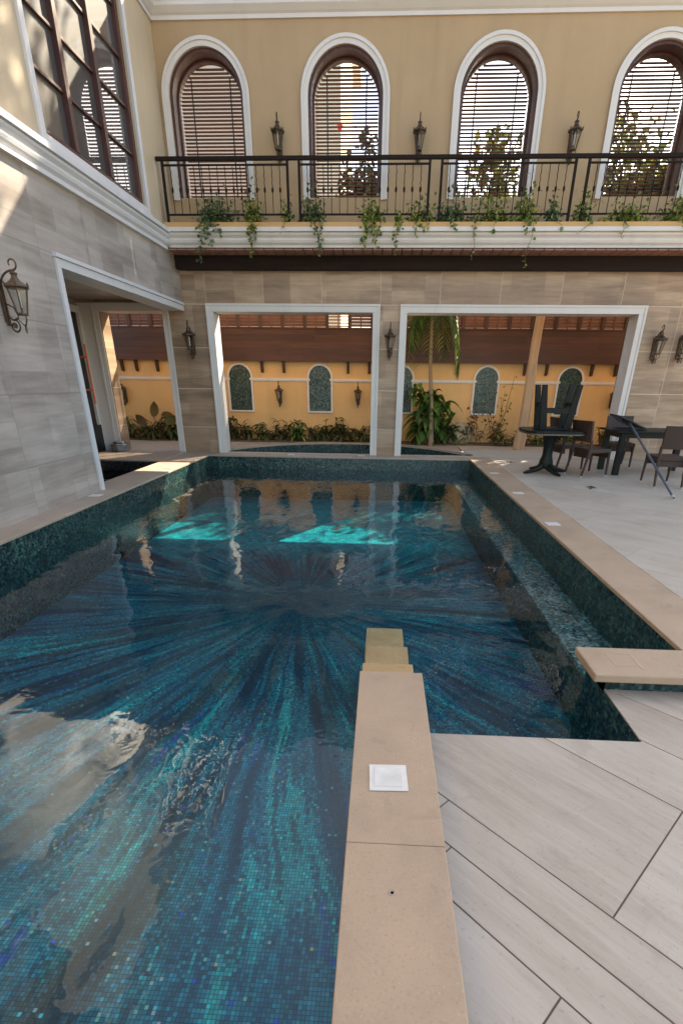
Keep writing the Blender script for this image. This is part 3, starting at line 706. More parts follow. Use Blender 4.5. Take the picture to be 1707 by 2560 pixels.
# recess behind the portal
g = MB(); g.box(-6.35, -6.1, 6.4, 10.35, -.42, 3.0); g.box(-6.35, -6.1, 10.35, 11.08, 2.66, 3.0); g.box(-6.35, T - .001, 6.4, 6.6, -.42, 3.0); g.box(-6.35, T - .001, 6.6, YB - .001, 2.86, 3.0)
g.build('recess_wall', 'stone_left', wing)
g = MB(); g.box(-6.1, -6.06, 8.9, 9.0, 0, 2.74); g.box(-6.1, -6.06, 9.0, 11.1, 2.62, 2.74); g.box(-6.1, -6.055, 11.08, 11.165, 0, 2.74); g.box(-6.10, -5.825, 11.168, 11.199, 0, 2.80)
df = g.build('door_frame', 'white', wing, bevel=.003)
g = MB(); g.box(-6.16, -6.101, 9.0, 11.07, .55, 2.62); dr = g.build('door', 'door', wing)
g = MB(); g.tube([(-5.93, 10.86, .97), (-5.93, 10.86, 2.06)], .02, 8)
for z in (1.23, 1.83): g.tube([(-6.1, 10.86, z), (-5.93, 10.86, z)], .02, 8)
g.build('handle', 'copper', dr, smooth=True)
g = MB(); g.box(-6.1, -6.0, 8.5, 11.05, 0.013, .55); g.build('plinth', 'plinth', wing)
th = thing('pedestal_block', 'weathered grey stone block at the foot of the portal column', 'stone block', (-5.66, 11.0, .01))
g = MB(); g.prism([(-5.80, 10.90), (-5.64, 10.84), (-5.50, 10.92), (-5.50, 11.12), (-5.80, 11.12)], .012, .17); g.build('block', 'grey_stone', th, bevel=.02)
g = MB(); g.prism([(-5.77, 10.95), (-5.66, 10.90), (-5.55, 10.95), (-5.55, 11.1), (-5.77, 11.1)], .171, .215); g.build('cap', 'grey_stone', th, bevel=.012)

# ================================================================== RAILINGS
GR = 'railing panels along the balcony'
def railing(label, x0, x1, h0, h1):
    t = thing('balcony_railing', label, 'railing', (x0, 10.655, 3.94), GR)
    y = 10.655
    g = MB(); g.box(h0, h1, y - .028, y + .028, 4.795, 4.85); g.build('handrail', 'iron', t, bevel=.005)
    g = MB(); g.box(x0 + .02, x1 - .02, y - .012, y + .012, 4.725, 4.75); g.build('upper_rail', 'iron', t)
    g = MB(); g.box(x0 + .02, x1 - .02, y - .012, y + .012, 4.05, 4.075); g.build('lower_rail', 'iron', t)
    for x in (x0, x1):
        g = MB(); g.box(x - .02, x + .02, y - .02, y + .02, 3.938, 4.795); g.build('post', 'iron', t)
    n = round((x1 - x0) / .137)
    for i in range(1, n):
        x = x0 + (x1 - x0) * i / n; g = MB()
        g.tube([(x, y, 4.07), (x, y, 4.36)], .0065, 6)
        g.lathe([(.007, 4.36), (.017, 4.375), (.020, 4.40), (.017, 4.425), (.007, 4.44)], 8, Matrix.Translation((x, y, 0)))
        tw = [(x + .004 * math.cos(k * 1.3), y + .004 * math.sin(k * 1.3), 4.44 + .29 * k / 14) for k in range(15)]
        g.tube(tw, .0065, 5); g.build('baluster', 'iron', t, smooth=True)
railing('black iron railing panel in front of the first window, by the villa wing', -3.86, -1.727, -3.96, -1.63)
railing('black iron railing panel in front of the window with the red flower', -1.528, .657, -1.629, .757)
railing('black iron railing panel in front of the third arched window', .8585, 3.037, .758, 3.145)
railing('black iron railing panel at the right edge, before the fourth window', 3.253, 5.43, 3.146, 5.53)

# ================================================================== LANTERNS
GL = 'bronze wall lanterns'
lan = local('wall_lantern', 'x', 'wall lantern', GL)
g = MB(); g.prism([(-.045, -.012), (.045, -.012), (.045, 0), (-.045, 0)], -.20, .16); g.prism([(-.03, -.022), (.03, -.022), (.03, -.012), (-.03, -.012)], -.23, .19)
g.build('backplate', 'bronze', lan, bevel=.006)
LY = -.185                                                   # lantern axis
arm = [(0, -.02, .10)]
for i in range(13):
    a = R(180 - 90 * i / 12); arm.append((0, -.02 - (.165) * (1 + math.cos(a)), .10 + .165 * math.sin(a)))
for i in range(1, 15):
    a = R(-90 + 300 * i / 14); r = .055 - .028 * i / 14
    arm.append((0, LY - .0 - r * math.cos(a) * 1.0, .265 + .055 + r * math.sin(a)))
g = MB(); g.tube(arm, [.011] * 14 + [.011 - .004 * i / 14 for i in range(1, 15)], 6)
low = [(0, -.02, -.13)]
for i in range(9): low.append((0, -.02 - .10 * i / 8, -.13 - .03 * math.sin(i / 8 * math.pi) - .03 * i / 8))
cc = (-.075, -.235)
for i in range(22):
    a = R(80 - 440 * i / 21); r = .065 - .045 * (i / 21)
    low.append((0, cc[0] - r * math.cos(a) * .9, cc[1] + r * math.sin(a)))
g.tube(low, .009, 6); g.lathe([(.004, -.018), (.018, -.01), (.018, .01), (.004, .018)], 8, Matrix.Translation((0, cc[0], cc[1])))
g.tube([(0, -.02, -.02), (0, -.10, -.06), (0, LY + .05, -.14)], .007, 6)
g.build('arm', 'bronze', lan, smooth=True)
mt = Matrix.Translation((0, LY, 0))
g = MB(); g.lathe([(.012, .265), (.016, .25), (.038, .243), (.040, .232), (.030, .225), (.034, .20), (.052, .175), (.088, .150), (.122, .132), (.126, .118), (.118, .108), (.098, .104)], 6, mt, .5)
for k in range(6):
    a = math.pi / 3 * (k + .5); g.lathe([(.003, .16), (.008, .15), (.009, .138), (.004, .13)], 5, Matrix.Translation((.118 * math.cos(a), LY + .118 * math.sin(a), 0)))
g.build('roof', 'bronze', lan)
g = MB()
for k in range(6):
    a = math.pi / 3 * (k + .5)
    g.tube([(.100 * math.cos(a), LY + .100 * math.sin(a), .108), (.052 * math.cos(a), LY + .052 * math.sin(a), -.12)], .0065, 5)
g.lathe([(.050, -.135), (.060, -.128), (.060, -.115), (.050, -.112)], 6, mt, .5)
g.build('cage', 'bronze', lan)
g = MB(); g.add([(r * math.cos(math.pi / 3 * (k + .5)), LY + r * math.sin(math.pi / 3 * (k + .5)), z) for r, z in ((.095, .106), (.049, -.115)) for k in range(6)], [(k, (k + 1) % 6, 6 + (k + 1) % 6, 6 + k) for k in range(6)])
g.build('glass', 'lamp_glass', lan)
g = MB(); g.lathe([(.012, -.06), (.014, .03), (.016, .06), (.010, .10)], 8, mt); g.build('candle', 'white_plate', lan, smooth=True)
g = MB()
for k in range(3):
    a = 2 * math.pi * k / 3; g.tube([(.045 * math.cos(a), LY + .045 * math.sin(a), -.135), (.050 * math.cos(a), LY + .050 * math.sin(a), -.17), (.018 * math.cos(a), LY + .018 * math.sin(a), -.215), (0, LY, -.225)], .006, 5)
g.lathe([(.003, -.30), (.008, -.28), (.012, -.26), (.008, -.235), (.014, -.225), (.006, -.215)], 8, mt)
g.build('finial', 'bronze', lan, smooth=True)
L = [((-1.93, YB, 5.17), 0, 'bronze lantern on stucco between the first two arched windows', 1.0), ((.475, YB, 5.15), 0, 'bronze lantern on stucco between the second and third windows', 1.0),
     ((3.05, YB, 5.14), 0, 'bronze lantern on stucco between the third and fourth windows', 1.0),
     ((.105, YB, 2.12), 0, 'bronze lantern on the narrow stone pillar between two openings', 1.02), ((-3.86, YB, 2.12), 0, 'dark lantern on the corner pillar beside the portal', 1.02),
     ((5.22, YB, 2.11), 0, 'dark lantern on stone right of the widest opening', 1.0), ((5.70, YB, 2.13), 0, 'lantern cut by the right edge of the photo', 1.0),
     ((XL, 5.84, 2.17), R(90), 'large bronze lantern with scroll arm on grey stone wall', 1.0),
     ((-2.64, 13.86, 1.10), 0, 'small lantern on yellow wall between the two full niches', .92), ((-.63, 13.86, 1.10), 0, 'small lantern on yellow wall right of the second niche', .92),
     ((-6.72, 13.86, 1.08), 0, 'lantern on yellow wall seen through the portal', .95), ((5.72, 13.86, 1.10), 0, 'lantern on yellow wall half behind the right white jamb', .92)]
for i, (loc, rz, lab, s) in enumerate(L):
    if i == 0: place(lan, loc, rz, s); lan['label'] = lab
    else: dup(lan, loc, rz, lab, s)

# ================================================================== GARDEN WALL, FENCE
gw = thing('garden_wall', 'yellow garden wall with arched mosaic niches', 'wall', (0, 13.95, 0))
g = MB(); zs = [-.15, .595, .605, .985, .995, 2.25]
for a, b in ((0, 1), (2, 3), (4, 5)): g.box(-8.2, 9.4, 13.87, 14.1, zs[a], zs[b])
g.box(-8.2, 9.4, 13.878, 14.1, zs[1], zs[2]); g.box(-8.2, 9.4, 13.878, 14.1, zs[3], zs[4])
g.box(-8.4, -8.2, 11.6, 14.1, -.15, 2.25)
g.build('wall', 'garden_yellow', gw)
NX = [-3.655, -1.607, .45, 2.575, 4.63, 6.7]; NR = .325
g = MB(); xs = -8.2
for x in NX + [None]:
    e = (x - NR + .02) if x is not None else 9.4
    g.box(xs, e, 13.83, 13.869, 1.455, 1.50); g.box(xs, e, 13.845, 13.869, 1.43, 1.455)
    if x is not None: xs = x + NR - .02
g.build('string_course', 'white', gw)
for x in NX:
    g = MB(); arch_ring(g, x, NR - .045, NR, 1.52, .735, 13.835, 13.868); g.box(x - NR, x + NR, 13.83, 13.868, .70, .735)
    for s in (-1, 1): g.box(x + s * (NR - .045) - .03, x + s * (NR - .045) + .03, 13.825, 13.834, 1.45, 1.50)
    nf = g.build('niche', 'white', gw)
    g = MB(); arch_panel(g, x, NR - .047, 1.52, .736, 13.855, 13.8685); g.build('mosaic_panel', 'mosaic_niche', nf)
fe = thing('timber_fence', 'tall brown timber fence with louvres above yellow wall', 'fence', (0, 13.8, 1.9))
g = MB(); g.box(-8.2, 9.4, 13.74, 13.80, 1.895, 2.615); g.box(-8.2, 9.4, 13.72, 13.739, 2.59, 2.625); g.box(-8.2, 9.4, 13.72, 13.739, 1.885, 1.93)
g.build('board', 'fence_wood', fe)
PXS = [-3.56 + .542 * k for k in range(-8, 24)]
for x in PXS:
    g = MB(); g.box(x - .04, x + .04, 13.70, 13.80, 2.626, 3.55); g.build('post', 'fence_post', fe)
for i in range(len(PXS) - 1):
    a, b = PXS[i] + .04, PXS[i + 1] - .04; g = MB(); z = 2.64
    solid = i not in (12, 16)
    while z < 3.5:
        if solid: g.add([(a, 13.735, z), (b, 13.735, z), (b, 13.765, z + .0615), (a, 13.765, z + .0615), (a, 13.743, z - .004), (b, 13.743, z - .004), (b, 13.773, z + .054), (a, 13.773, z + .054)], [(0, 1, 2, 3), (7, 6, 5, 4), (0, 4, 5, 1), (2, 6, 7, 3)])
        else: g.box(a, b, 13.735, 13.785, z, z + .022)
        z += .066
    g.box((a + b) / 2 - .015, (a + b) / 2 + .015, 13.72, 13.734, 2.626, 3.5)
    g.build('louvre_panel', 'fence_slat', fe)
g = MB(); g.box(-8.2, 9.4, 13.69, 13.81, 3.551, 3.62); g.build('top_rail', 'fence_post', fe)
for x in (-7.0, -6.66, -6.29, -5.75, -3.06, -2.51, -.89, -.36, 1.82, 3.47, 4.0, 5.09, 5.67, 6.2, 7.3):
    g = MB(); g.add([(x - .03, 13.75, 1.884), (x + .03, 13.75, 1.884), (x + .03, 13.869, 1.884), (x - .03, 13.869, 1.884), (x - .03, 13.80, 1.64), (x + .03, 13.80, 1.64), (x + .03, 13.869, 1.62), (x - .03, 13.869, 1.62)],
                      [(0, 1, 2, 3), (4, 7, 6, 5), (0, 4, 5, 1), (1, 5, 6, 2), (2, 6, 7, 3), (3, 7, 4, 0)])
    g.build('bracket', 'fence_post', fe)

# neighbour's house behind
nb = thing('neighbour_house', 'pale neighbouring house seen through the first two windows', 'house', (-12, 23, 0))
g = MB(); g.box(-24, -2.25, 20.0, 28, -.15, 11.5); g.build('wall', 'neighbour', nb)
g = MB(); g.box(-2.25, -1.55, 20.02, 26, -.15, 12.6); g.build('lit_end', 'neighbour_lit', nb)
g = MB(); g.box(-24.3, -1.3, 19.8, 28.2, 12.61, 12.9); g.build('roof_slab', 'white', nb)

bw = thing('boundary_wall', 'plain tan boundary wall glimpsed through the fence louvres', 'wall', (6, 17.4, 0))
g = MB(); g.box(1.4, 14, 18.2, 18.4, -.15, 4.9); g.build('wall', 'neighbour', bw); g = MB(); g.box(1.35, 14.05, 18.15, 18.45, 4.901, 5.0); g.build('coping', 'white', bw)
# ================================================================== FURNITURE
tb = thing('pedestal_table', 'black pedestal table carrying an upturned stool', 'table', (2.93, 9.3, 0))
g = MB(); pts = []
for k in range(32):
    a = 2 * math.pi * (k + .5) / 32; c, s = math.cos(a), math.sin(a); p = 4
    r = .50 / (abs(c) ** p + abs(s) ** p) ** (1 / p); pts.append((2.93 + r * c, 9.3 + r * s))
g.prism(pts, .695, .735); g.build('tabletop', 'plastic', tb, bevel=.01)
g = MB(); g.prism([(2.93 + (x - 2.93) * .985, 9.3 + (y - 9.3) * .985) for x, y in pts], .672, .694); g.build('edge_band', 'rim', tb)
g = MB(); g.lathe([(.10, .08), (.125, .12), (.115, .2), (.085, .30), (.085, .42), (.12, .60), (.16, .66), (.18, .671)], 14, Matrix.Translation((2.93, 9.3, 0))); g.build('pedestal', 'plastic', tb, smooth=True)
for k in range(4):
    a = R(20 + 90 * k); d = Vector((math.cos(a), math.sin(a), 0)); o = Vector((2.93, 9.3, 0)); g = MB()
    g.tube([o + d * .06 + Vector((0, 0, .13)), o + d * .16 + Vector((0, 0, .075)), o + d * .28 + Vector((0, 0, .04)), o + d * .38 + Vector((0, 0, .024)), o + d * .43 + Vector((0, 0, .018))], [.07, .05, .036, .026, .018], 8); g.build('foot', 'plastic', tb, smooth=True)
st = thing('upturned_stool', 'dark plastic stool turned upside down on pedestal table', 'stool', (2.92, 9.27, .736))
g = MB(); g.box(2.66, 3.18, 9.06, 9.48, .7365, .768); g.build('seat', 'plastic', st, bevel=.012)
for sx in (-1, 1):
    for sy in (-1, 1):
        g = MB(); bx, by = 2.92 + sx * .20, 9.27 + sy * .155; tx, ty = 2.92 + sx * .285, 9.27 + sy * .20
        w = .062; vs = []
        for (x, y, z, ww) in ((bx, by, .766, w), (tx, ty, 1.435, .040)): vs += [(x - ww, y - .03, z), (x + ww, y - .03, z), (x + ww, y + .03, z), (x - ww, y + .03, z)]
        g.add(vs, [(0, 3, 2, 1), (4, 5, 6, 7), (0, 1, 5, 4), (1, 2, 6, 5), (2, 3, 7, 6), (3, 0, 4, 7)]); g.build('leg', 'plastic', st, bevel=.006)
for sy in (-1, 1):
    g = MB(); y = 9.27 + sy * .175; g.box(2.69, 3.15, y - .02, y + .02, 1.0, 1.07); g.build('stretcher', 'plastic', st)
for sx in (-1, 1):
    g = MB(); x = 2.92 + sx * .24; g.box(x - .02, x + .02, 9.12, 9.42, 1.10, 1.16); g.build('stretcher', 'plastic', st)
# second table
tb2 = thing('dining_table', 'black four legged table under the pool net', 'table', (4.65, 9.45, 0))
g = MB(); g.box(4.0, 5.55, 9.1, 9.95, .70, .735); g.build('tabletop', 'plastic', tb2, bevel=.008)
g = MB(); g.box(4.08, 5.47, 9.16, 9.89, .62, .699); g.build('apron', 'plastic', tb2)
for x in (4.12, 5.43):
    for y in (9.2, 9.85):
        g = MB(); g.box(x - .045, x + .045, y - .045, y + .045, 0, .62); g.build('leg', 'plastic', tb2)
# wicker chair, local: seat faces +Y, back at -Y
ch = local('wicker_chair', 'brown wicker chair beside the black pedestal table, facing right', 'chair', 'brown wicker chairs')
g = MB(); g.box(-.22, .22, -.20, .24, .385, .45); g.build('seat', 'wicker', ch, bevel=.015)
g = MB(); n = 8; vs = []; fs = []
for i in range(n + 1):
    t = i / n; z = .57 + .33 * t; y = -.215 - .055 * t; w = .215 + .02 * t
    for j in range(7):
        u = j / 6 * 2 - 1; yy = y - .028 * (1 - u * u)
        vs += [(u * w, yy, z), (u * w, yy - .035, z)]
for i in range(n):
    for j in range(6):
        a = (i * 7 + j) * 2; b = a + 2; c = a + 14; d = c + 2
        fs += [(a, b, d, c), (a + 1, c + 1, d + 1, b + 1)]
for i in range(n):
    for j in (0, 6):
        a = (i * 7 + j) * 2; c = a + 14; fs.append((a, c, c + 1, a + 1))
for j in range(6):
    for i in (0, n):
        a = (i * 7 + j) * 2; fs.append((a, a + 1, a + 3, a + 2))
g.add(vs, fs); g.build('backrest', 'wicker', ch, smooth=True)
for sx in (-1, 1):
    g = MB(); g.tube([(sx * .195, .215, .40), (sx * .20, .23, .0)], [.024, .017], 8); lg = g.build('leg', 'wicker', ch, smooth=True)
    g = MB(); g.lathe([(.019, 0), (.020, .012), (.018, .022)], 8, Matrix.Translation((sx * .20, .23, 0))); g.build('foot_cap', 'rubber', lg)
    g = MB(); g.tube([(sx * .20, -.30, .0), (sx * .20, -.215, .40), (sx * .205, -.22, .60)], [.017, .025, .024], 8); lg = g.build('leg', 'wicker', ch, smooth=True)
    g = MB(); g.lathe([(.019, 0), (.020, .012), (.018, .022)], 8, Matrix.Translation((sx * .20, -.30, 0))); g.build('foot_cap', 'rubber', lg)
g = MB(); g.box(-.20, .20, -.185, -.165, .30, .384); g.box(-.20, .20, .19, .21, .30, .384); g.build('seat_rail', 'wicker', ch)
place(ch, (3.62, 9.16, 0), R(-68))
dup(ch, (3.42, 9.78, 0), R(-75), 'brown wicker chair half hidden behind the pedestal table')
dup(ch, (4.46, 8.32, 0), R(-4), 'brown wicker chair at the right edge with its back to the camera')
dup(ch, (4.55, 10.25, 0), R(172), 'wicker chair on the far side of the black table')
# pool net with pole
nt = thing('pool_net', 'black leaf net on table with pole slanting to floor', 'pool net', (4.1, 7.2, 0))
A = Vector((4.10, 7.196, .02)); Bp = Vector((4.22, 9.30, .86))
g = MB(); g.tube([A, A.lerp(Bp, .5), Bp], .017, 8); pl = g.build('pole', 'pole', nt, smooth=True)
g = MB(); d = (Bp - A).normalized(); g.tube([A - d * .0, A + d * .05], .02, 8); g.build('tip', 'rubber', pl)
g = MB(); g.tube([Bp - d * .12, Bp + d * .10], .013, 8); g.build('socket', 'net', nt)
fr = [(4.02, 9.22, .955), (4.00, 9.60, .97), (4.2, 9.70, .93), (4.56, 9.66, .765), (4.58, 9.40, .755), (4.40, 9.24, .80), (4.22, 9.22, .88)]
g = MB(); g.tube(fr + fr[:1], .018, 6)
g.tube([(3.98, 9.25, .748), (4.10, 9.62, .748), (4.5, 9.62, .748), (4.55, 9.36, .748), (4.3, 9.24, .748), (3.98, 9.25, .748)], .012, 6); g.build('frame', 'net', nt, smooth=True)
g = MB(); cen = Vector((4.24, 9.44, .745)); rings = []
for k in range(5):
    t = k / 4; rings.append([tuple(Vector(p).lerp(cen + (Vector(p) - cen) * .55 * Vector((1, 1, 0)).length / 1.414, t)) for p in fr])
vs = [p for r in rings for p in r]; nn = len(fr)
vs = [(x, y, max(z, .742)) for x, y, z in vs]
g.add(vs, [(k * nn + i, k * nn + (i + 1) % nn, (k + 1) * nn + (i + 1) % nn, (k + 1) * nn + i) for k in range(4) for i in range(nn)] + [tuple(4 * nn + i for i in range(nn))])
g.build('mesh_bag', m_glass('net_mesh', (.25, .25, .26), 1.05, .5), nt)

# ================================================================== PLANTS
def rot_rand(rnd): 
    return Matrix.Rotation(rnd.uniform(0, 6.283), 4, 'Z') @ Matrix.Rotation(rnd.gauss(0, .7), 4, 'X') @ Matrix.Rotation(rnd.gauss(0, .6), 4, 'Y')
def leaf(mb, p, l, w, rm, fold=.25):
    vs = [(0, 0, 0), (w * .8, l * .35, l * fold * .5), (w, l * .6, l * fold * .3), (0, l, -l * .08), (-w, l * .6, l * fold * .3), (-w * .8, l * .35, l * fold * .5), (0, l * .5, 0)]
    mb.add(vs, [(0, 1, 2, 6), (6, 2, 3), (0, 6, 4, 5), (6, 3, 4)], Matrix.Translation(p) @ rm)
def crown(mb, cen, rad, n, l, rnd, clumps=9, spread=.45):
    cs = []
    for _ in range(clumps):
        while True:
            q = Vector((rnd.uniform(-1, 1), rnd.uniform(-1, 1), rnd.uniform(-1, 1)))
            if q.length < 1: break
        cs.append(Vector((cen[0] + q.x * rad[0], cen[1] + q.y * rad[1], cen[2] + q.z * rad[2])))
    for _ in range(n):
        c = rnd.choice(cs)
        p = c + Vector((rnd.gauss(0, rad[0] * spread * .6), rnd.gauss(0, rad[1] * spread * .6), rnd.gauss(0, rad[2] * spread * .5)))
        ll = l * rnd.uniform(.6, 1.3); leaf(mb, p, ll, ll * .32, rot_rand(rnd))
    return cs
def tree(name, label, base, h, cen, rad, n, l, mat, seed, clumps=9, r0=.07, group='trees behind the building', bark='bark', flowers=()):
    rnd = random.Random(seed); t = thing(name, label, 'tree', base, group)
    g = MB(); cs = crown(g, cen, rad, n, l, rnd, clumps); g.build('crown', mat, t)
    g = MB(); b = Vector(base); top = Vector(cen) + Vector((0, 0, -rad[2] * .3))
    mid = b.lerp(top, .55) + Vector((rnd.uniform(-.15, .15), 0, 0))
    g.tube([b, b.lerp(mid, .5) + Vector((rnd.uniform(-.1, .1), 0, 0)), mid, top], [r0, r0 * .85, r0 * .7, r0 * .35], 8)
    for c in cs:
        k = rnd.uniform(.5, 1); s0 = mid.lerp(top, k); g.tube([s0, s0.lerp(c, .5) + Vector((0, 0, .08)), c], [r0 * .35, r0 * .22, r0 * .1], 5)
    g.build('trunk', bark, t, smooth=True)
    if flowers:
        g = MB()
        for p in flowers:
            for k in range(8): leaf(g, Vector(p), .085, .036, Matrix.Rotation(k * .785, 4, 'Y') @ Matrix.Rotation(R(-60 + 25 * (k % 2)), 4, 'X'), .3)
        g.build('flower', 'flower', t)
    return t
tree('flowering_tree', 'dark leaved tree with a red flower behind the second window', (.13, 13.5, 0), 6, (-.57, 13.3, 5.33), (.46, .35, .80), 800, .15, 'leaf_dark', 4, 12, flowers=[(-1.02, 12.9, 6.02)])
tree('leafy_tree', 'green tree rising to mid height behind the third window', (2.75, 17.4, -.14), 6, (2.75, 17.4, 6.35), (.62, .7, .92), 620, .19, 'leaf_tree', 7, 11)
tree('leafy_tree', 'thin branched tree behind the fourth window at the right edge', (5.6, 15.0, -.14), 7, (5.5, 15.0, 6.0), (.95, .8, 1.35), 620, .16, 'leaf_tree', 12, 13)
tree('tall_tree', 'tall tree behind the building whose crown dapples the side wall', (.65, 15.7, -.14), 13, (.75, 15.4, 12.3), (.75, 1.0, .95), 110, .26, 'leaf_tree', 22, 22, r0=.14)
tree('tall_tree', 'very tall spreading tree behind the building that shades the terrace', (8.6, 16.4, -.14), 17, (6.9, 16.2, 14.0), (2.4, 1.8, 2.7), 5600, .5, 'leaf_tree', 23, 44, r0=.2)
tree('tall_tree', 'very tall tree behind the building, between two other tall trees', (9.2, 17.0, -.14), 17, (9.5, 16.8, 14.0), (2.4, 1.8, 2.9), 5000, .5, 'leaf_tree', 25, 40, r0=.2)
tree('tall_tree', 'very tall tree behind the right end of the building', (11.4, 16.4, -.14), 17, (12.2, 16.2, 14.0), (2.8, 1.8, 2.8), 4400, .5, 'leaf_tree', 24, 34, r0=.2)
tree('leafy_tree', 'dense dark tree behind the fence, through the widest opening', (.9, 15.2, -.14), 5, (.75, 15.2, 3.4), (.9, .6, .9), 1500, .2, 'leaf_dark', 31, 9)

tree('leafy_tree', 'low spreading tree behind the fence right of the leaning palm', (5.2, 15.2, -.14), 5, (5.4, 15.2, 4.8), (1.5, .6, 1.0), 1900, .2, 'leaf_tree', 37, 12)
tree('leafy_tree', 'dense tree beyond the fence at the far right', (7.4, 15.2, -.14), 6, (7.4, 15.4, 5.3), (1.5, .8, 1.2), 2600, .22, 'leaf_tree', 39, 16)
GT = 'trailing plants on the balcony edge'
def vine_plant(label, x, w, h, drops, n, mat, seed):
    """planter-edge plant: leafy tuft behind the railing plus trailing strands over the cornice"""
    rnd = random.Random(seed); t = thing('trailing_plant', label, 'plant', (x, 10.8, 3.94), GT)
    fol = MB(); stm = MB()
    for _ in range(int(n * 1.7)):
        p = Vector((x + rnd.gauss(0, w * .46), rnd.uniform(10.62, 10.92), 3.97 + abs(rnd.gauss(0, h * .62)) * rnd.uniform(.3, 1)))
        l = rnd.uniform(.035, .08); leaf(fol, p, l, l * .42, rot_rand(rnd))
    for k in range(max(5, n // 22)):
        a = Vector((x + rnd.gauss(0, w * .25), 10.82, 3.93)); b = a + Vector((rnd.gauss(0, w * .4), rnd.uniform(-.15, .05), rnd.uniform(.3, 1) * h))
        stm.tube([a, a.lerp(b, .5) + Vector((rnd.uniform(-.05, .05), 0, .03)), b], .004, 4)
    for dx, ln, dens in drops:
        x0 = x + dx; p = Vector((x0, 10.62, 4.0)); pts = [Vector((x0, 10.80, 3.96)), Vector((x0, 10.64, 4.02)), Vector((x0, 10.52, 3.93))]
        z = 3.93; sway = rnd.uniform(-.12, .12)
        while z > 3.93 - ln:
            z -= .05; f = (3.93 - z) / ln
            pts.append(Vector((x0 + sway * f + .02 * math.sin(f * 9 + dx * 40), 10.515 - .01 * math.sin(f * 6), z)))
        stm.tube(pts, .0035, 4)
        for q in pts[1:]:
            f = max(0, (3.93 - q.z) / ln)
            for _ in range(max(1, round(dens * (1 - .6 * f)))):
                l = rnd.uniform(.04, .085); leaf(fol, q + Vector((rnd.gauss(0, .035 * (1.3 - f)), rnd.uniform(-.03, .01), rnd.gauss(0, .02))), l, l * .42, rot_rand(rnd))
    fol.build('foliage', mat, t); stm.build('stem', M['leaf_dry'], t)
vine_plant('bushy green plant low on the first railing, longest strand hanging from it', -3.02, .32, .30, [(-.22, .55, 4), (-.16, .32, 5), (.0, .2, 4)], 420, 'leaf_vine_b', 1)
vine_plant('yellowish trailing plant at the right side of the first window', -2.38, .16, .40, [(.02, .46, 6), (.08, .28, 4)], 200, 'leaf_vine', 2)
vine_plant('small pale sprig beside the end post of the first railing', -1.78, .10, .34, [(.0, .08, 2)], 60, 'leaf_vine', 3)
vine_plant('bluish green bush at the left post of the second railing', -1.32, .20, .40, [(.06, .36, 5), (.14, .44, 2)], 240, 'leaf_vine_b', 4)
vine_plant('dense green strand plant under the flowering tree window', -.30, .18, .30, [(-.06, .34, 8), (.06, .30, 7), (.16, .22, 3)], 240, 'leaf_vine', 5)
vine_plant('single short strand over the cornice left of second lantern', .16, .05, .12, [(.0, .42, 5)], 20, 'leaf_vine', 6)
vine_plant('sparse yellow green plant below the second upper lantern', .55, .26, .34, [(-.05, .16, 5), (.1, .14, 4)], 150, 'leaf_vine', 7)
vine_plant('leafy mass at the left foot of the third arched window', 1.10, .26, .34, [(.0, .13, 4), (.36, .50, 2)], 280, 'leaf_vine_b', 8)
vine_plant('bright green tufts along the middle of the third window', 1.78, .34, .36, [(.05, .14, 1)], 260, 'leaf_vine', 9)
vine_plant('full green plant at the right foot of the third window', 2.34, .20, .38, [(.02, .18, 4), (.12, .60, 1)], 260, 'leaf_vine', 10)
vine_plant('round dark plant beside the third lantern post', 2.80, .12, .30, [(.0, .05, 1)], 120, 'leaf_vine_b', 11)
vine_plant('thin yellow sprigs between the last two railing panels', 3.30, .18, .46, [(.1, .10, 2)], 110, 'leaf_vine', 12)
vine_plant('low grass green plant below the fourth window', 4.05, .36, .26, [(-.1, .2, 2)], 240, 'leaf_vine', 13)
vine_plant('dense green plant at the right edge of the balcony', 4.95, .34, .36, [(.0, .16, 5), (.3, .2, 5)], 340, 'leaf_vine', 14)

GS = 'shrubs along the garden wall'
def blade_plant(name, label, x, y, h, n, mat, seed, wid=.028, spread=.9, group=GS):
    rnd = random.Random(seed); t = thing(name, label, 'shrub', (x, y, .03), group); g = MB()
    for k in range(n):
        a = rnd.uniform(0, 6.283); L = h * rnd.uniform(.6, 1.15); lean = rnd.uniform(.15, 1) * spread
        d = Vector((math.cos(a), math.sin(a) * .7, 0)); side = Vector((-math.sin(a), math.cos(a), 0)); pts = []; ws = []
        for i in range(6):
            f = i / 5; pts.append(Vector((x, y, .03)) + d * (lean * L * f * f * .8 + .02) + Vector((0, 0, L * (f - .38 * lean * f * f))))
            ws.append(wid * math.sin(math.pi * (.12 + .88 * f) ** .8) * (1 - f ** 3) + .002)
        g.ribbon(pts, ws, side)
    g.build('leaves', mat, t)
    g = MB(); g.lathe([(.05, .0), (.04, .06), (.012, .12)], 7, Matrix.Translation((x, y, .03))); g.build('stem', 'leaf_dry', t); return t
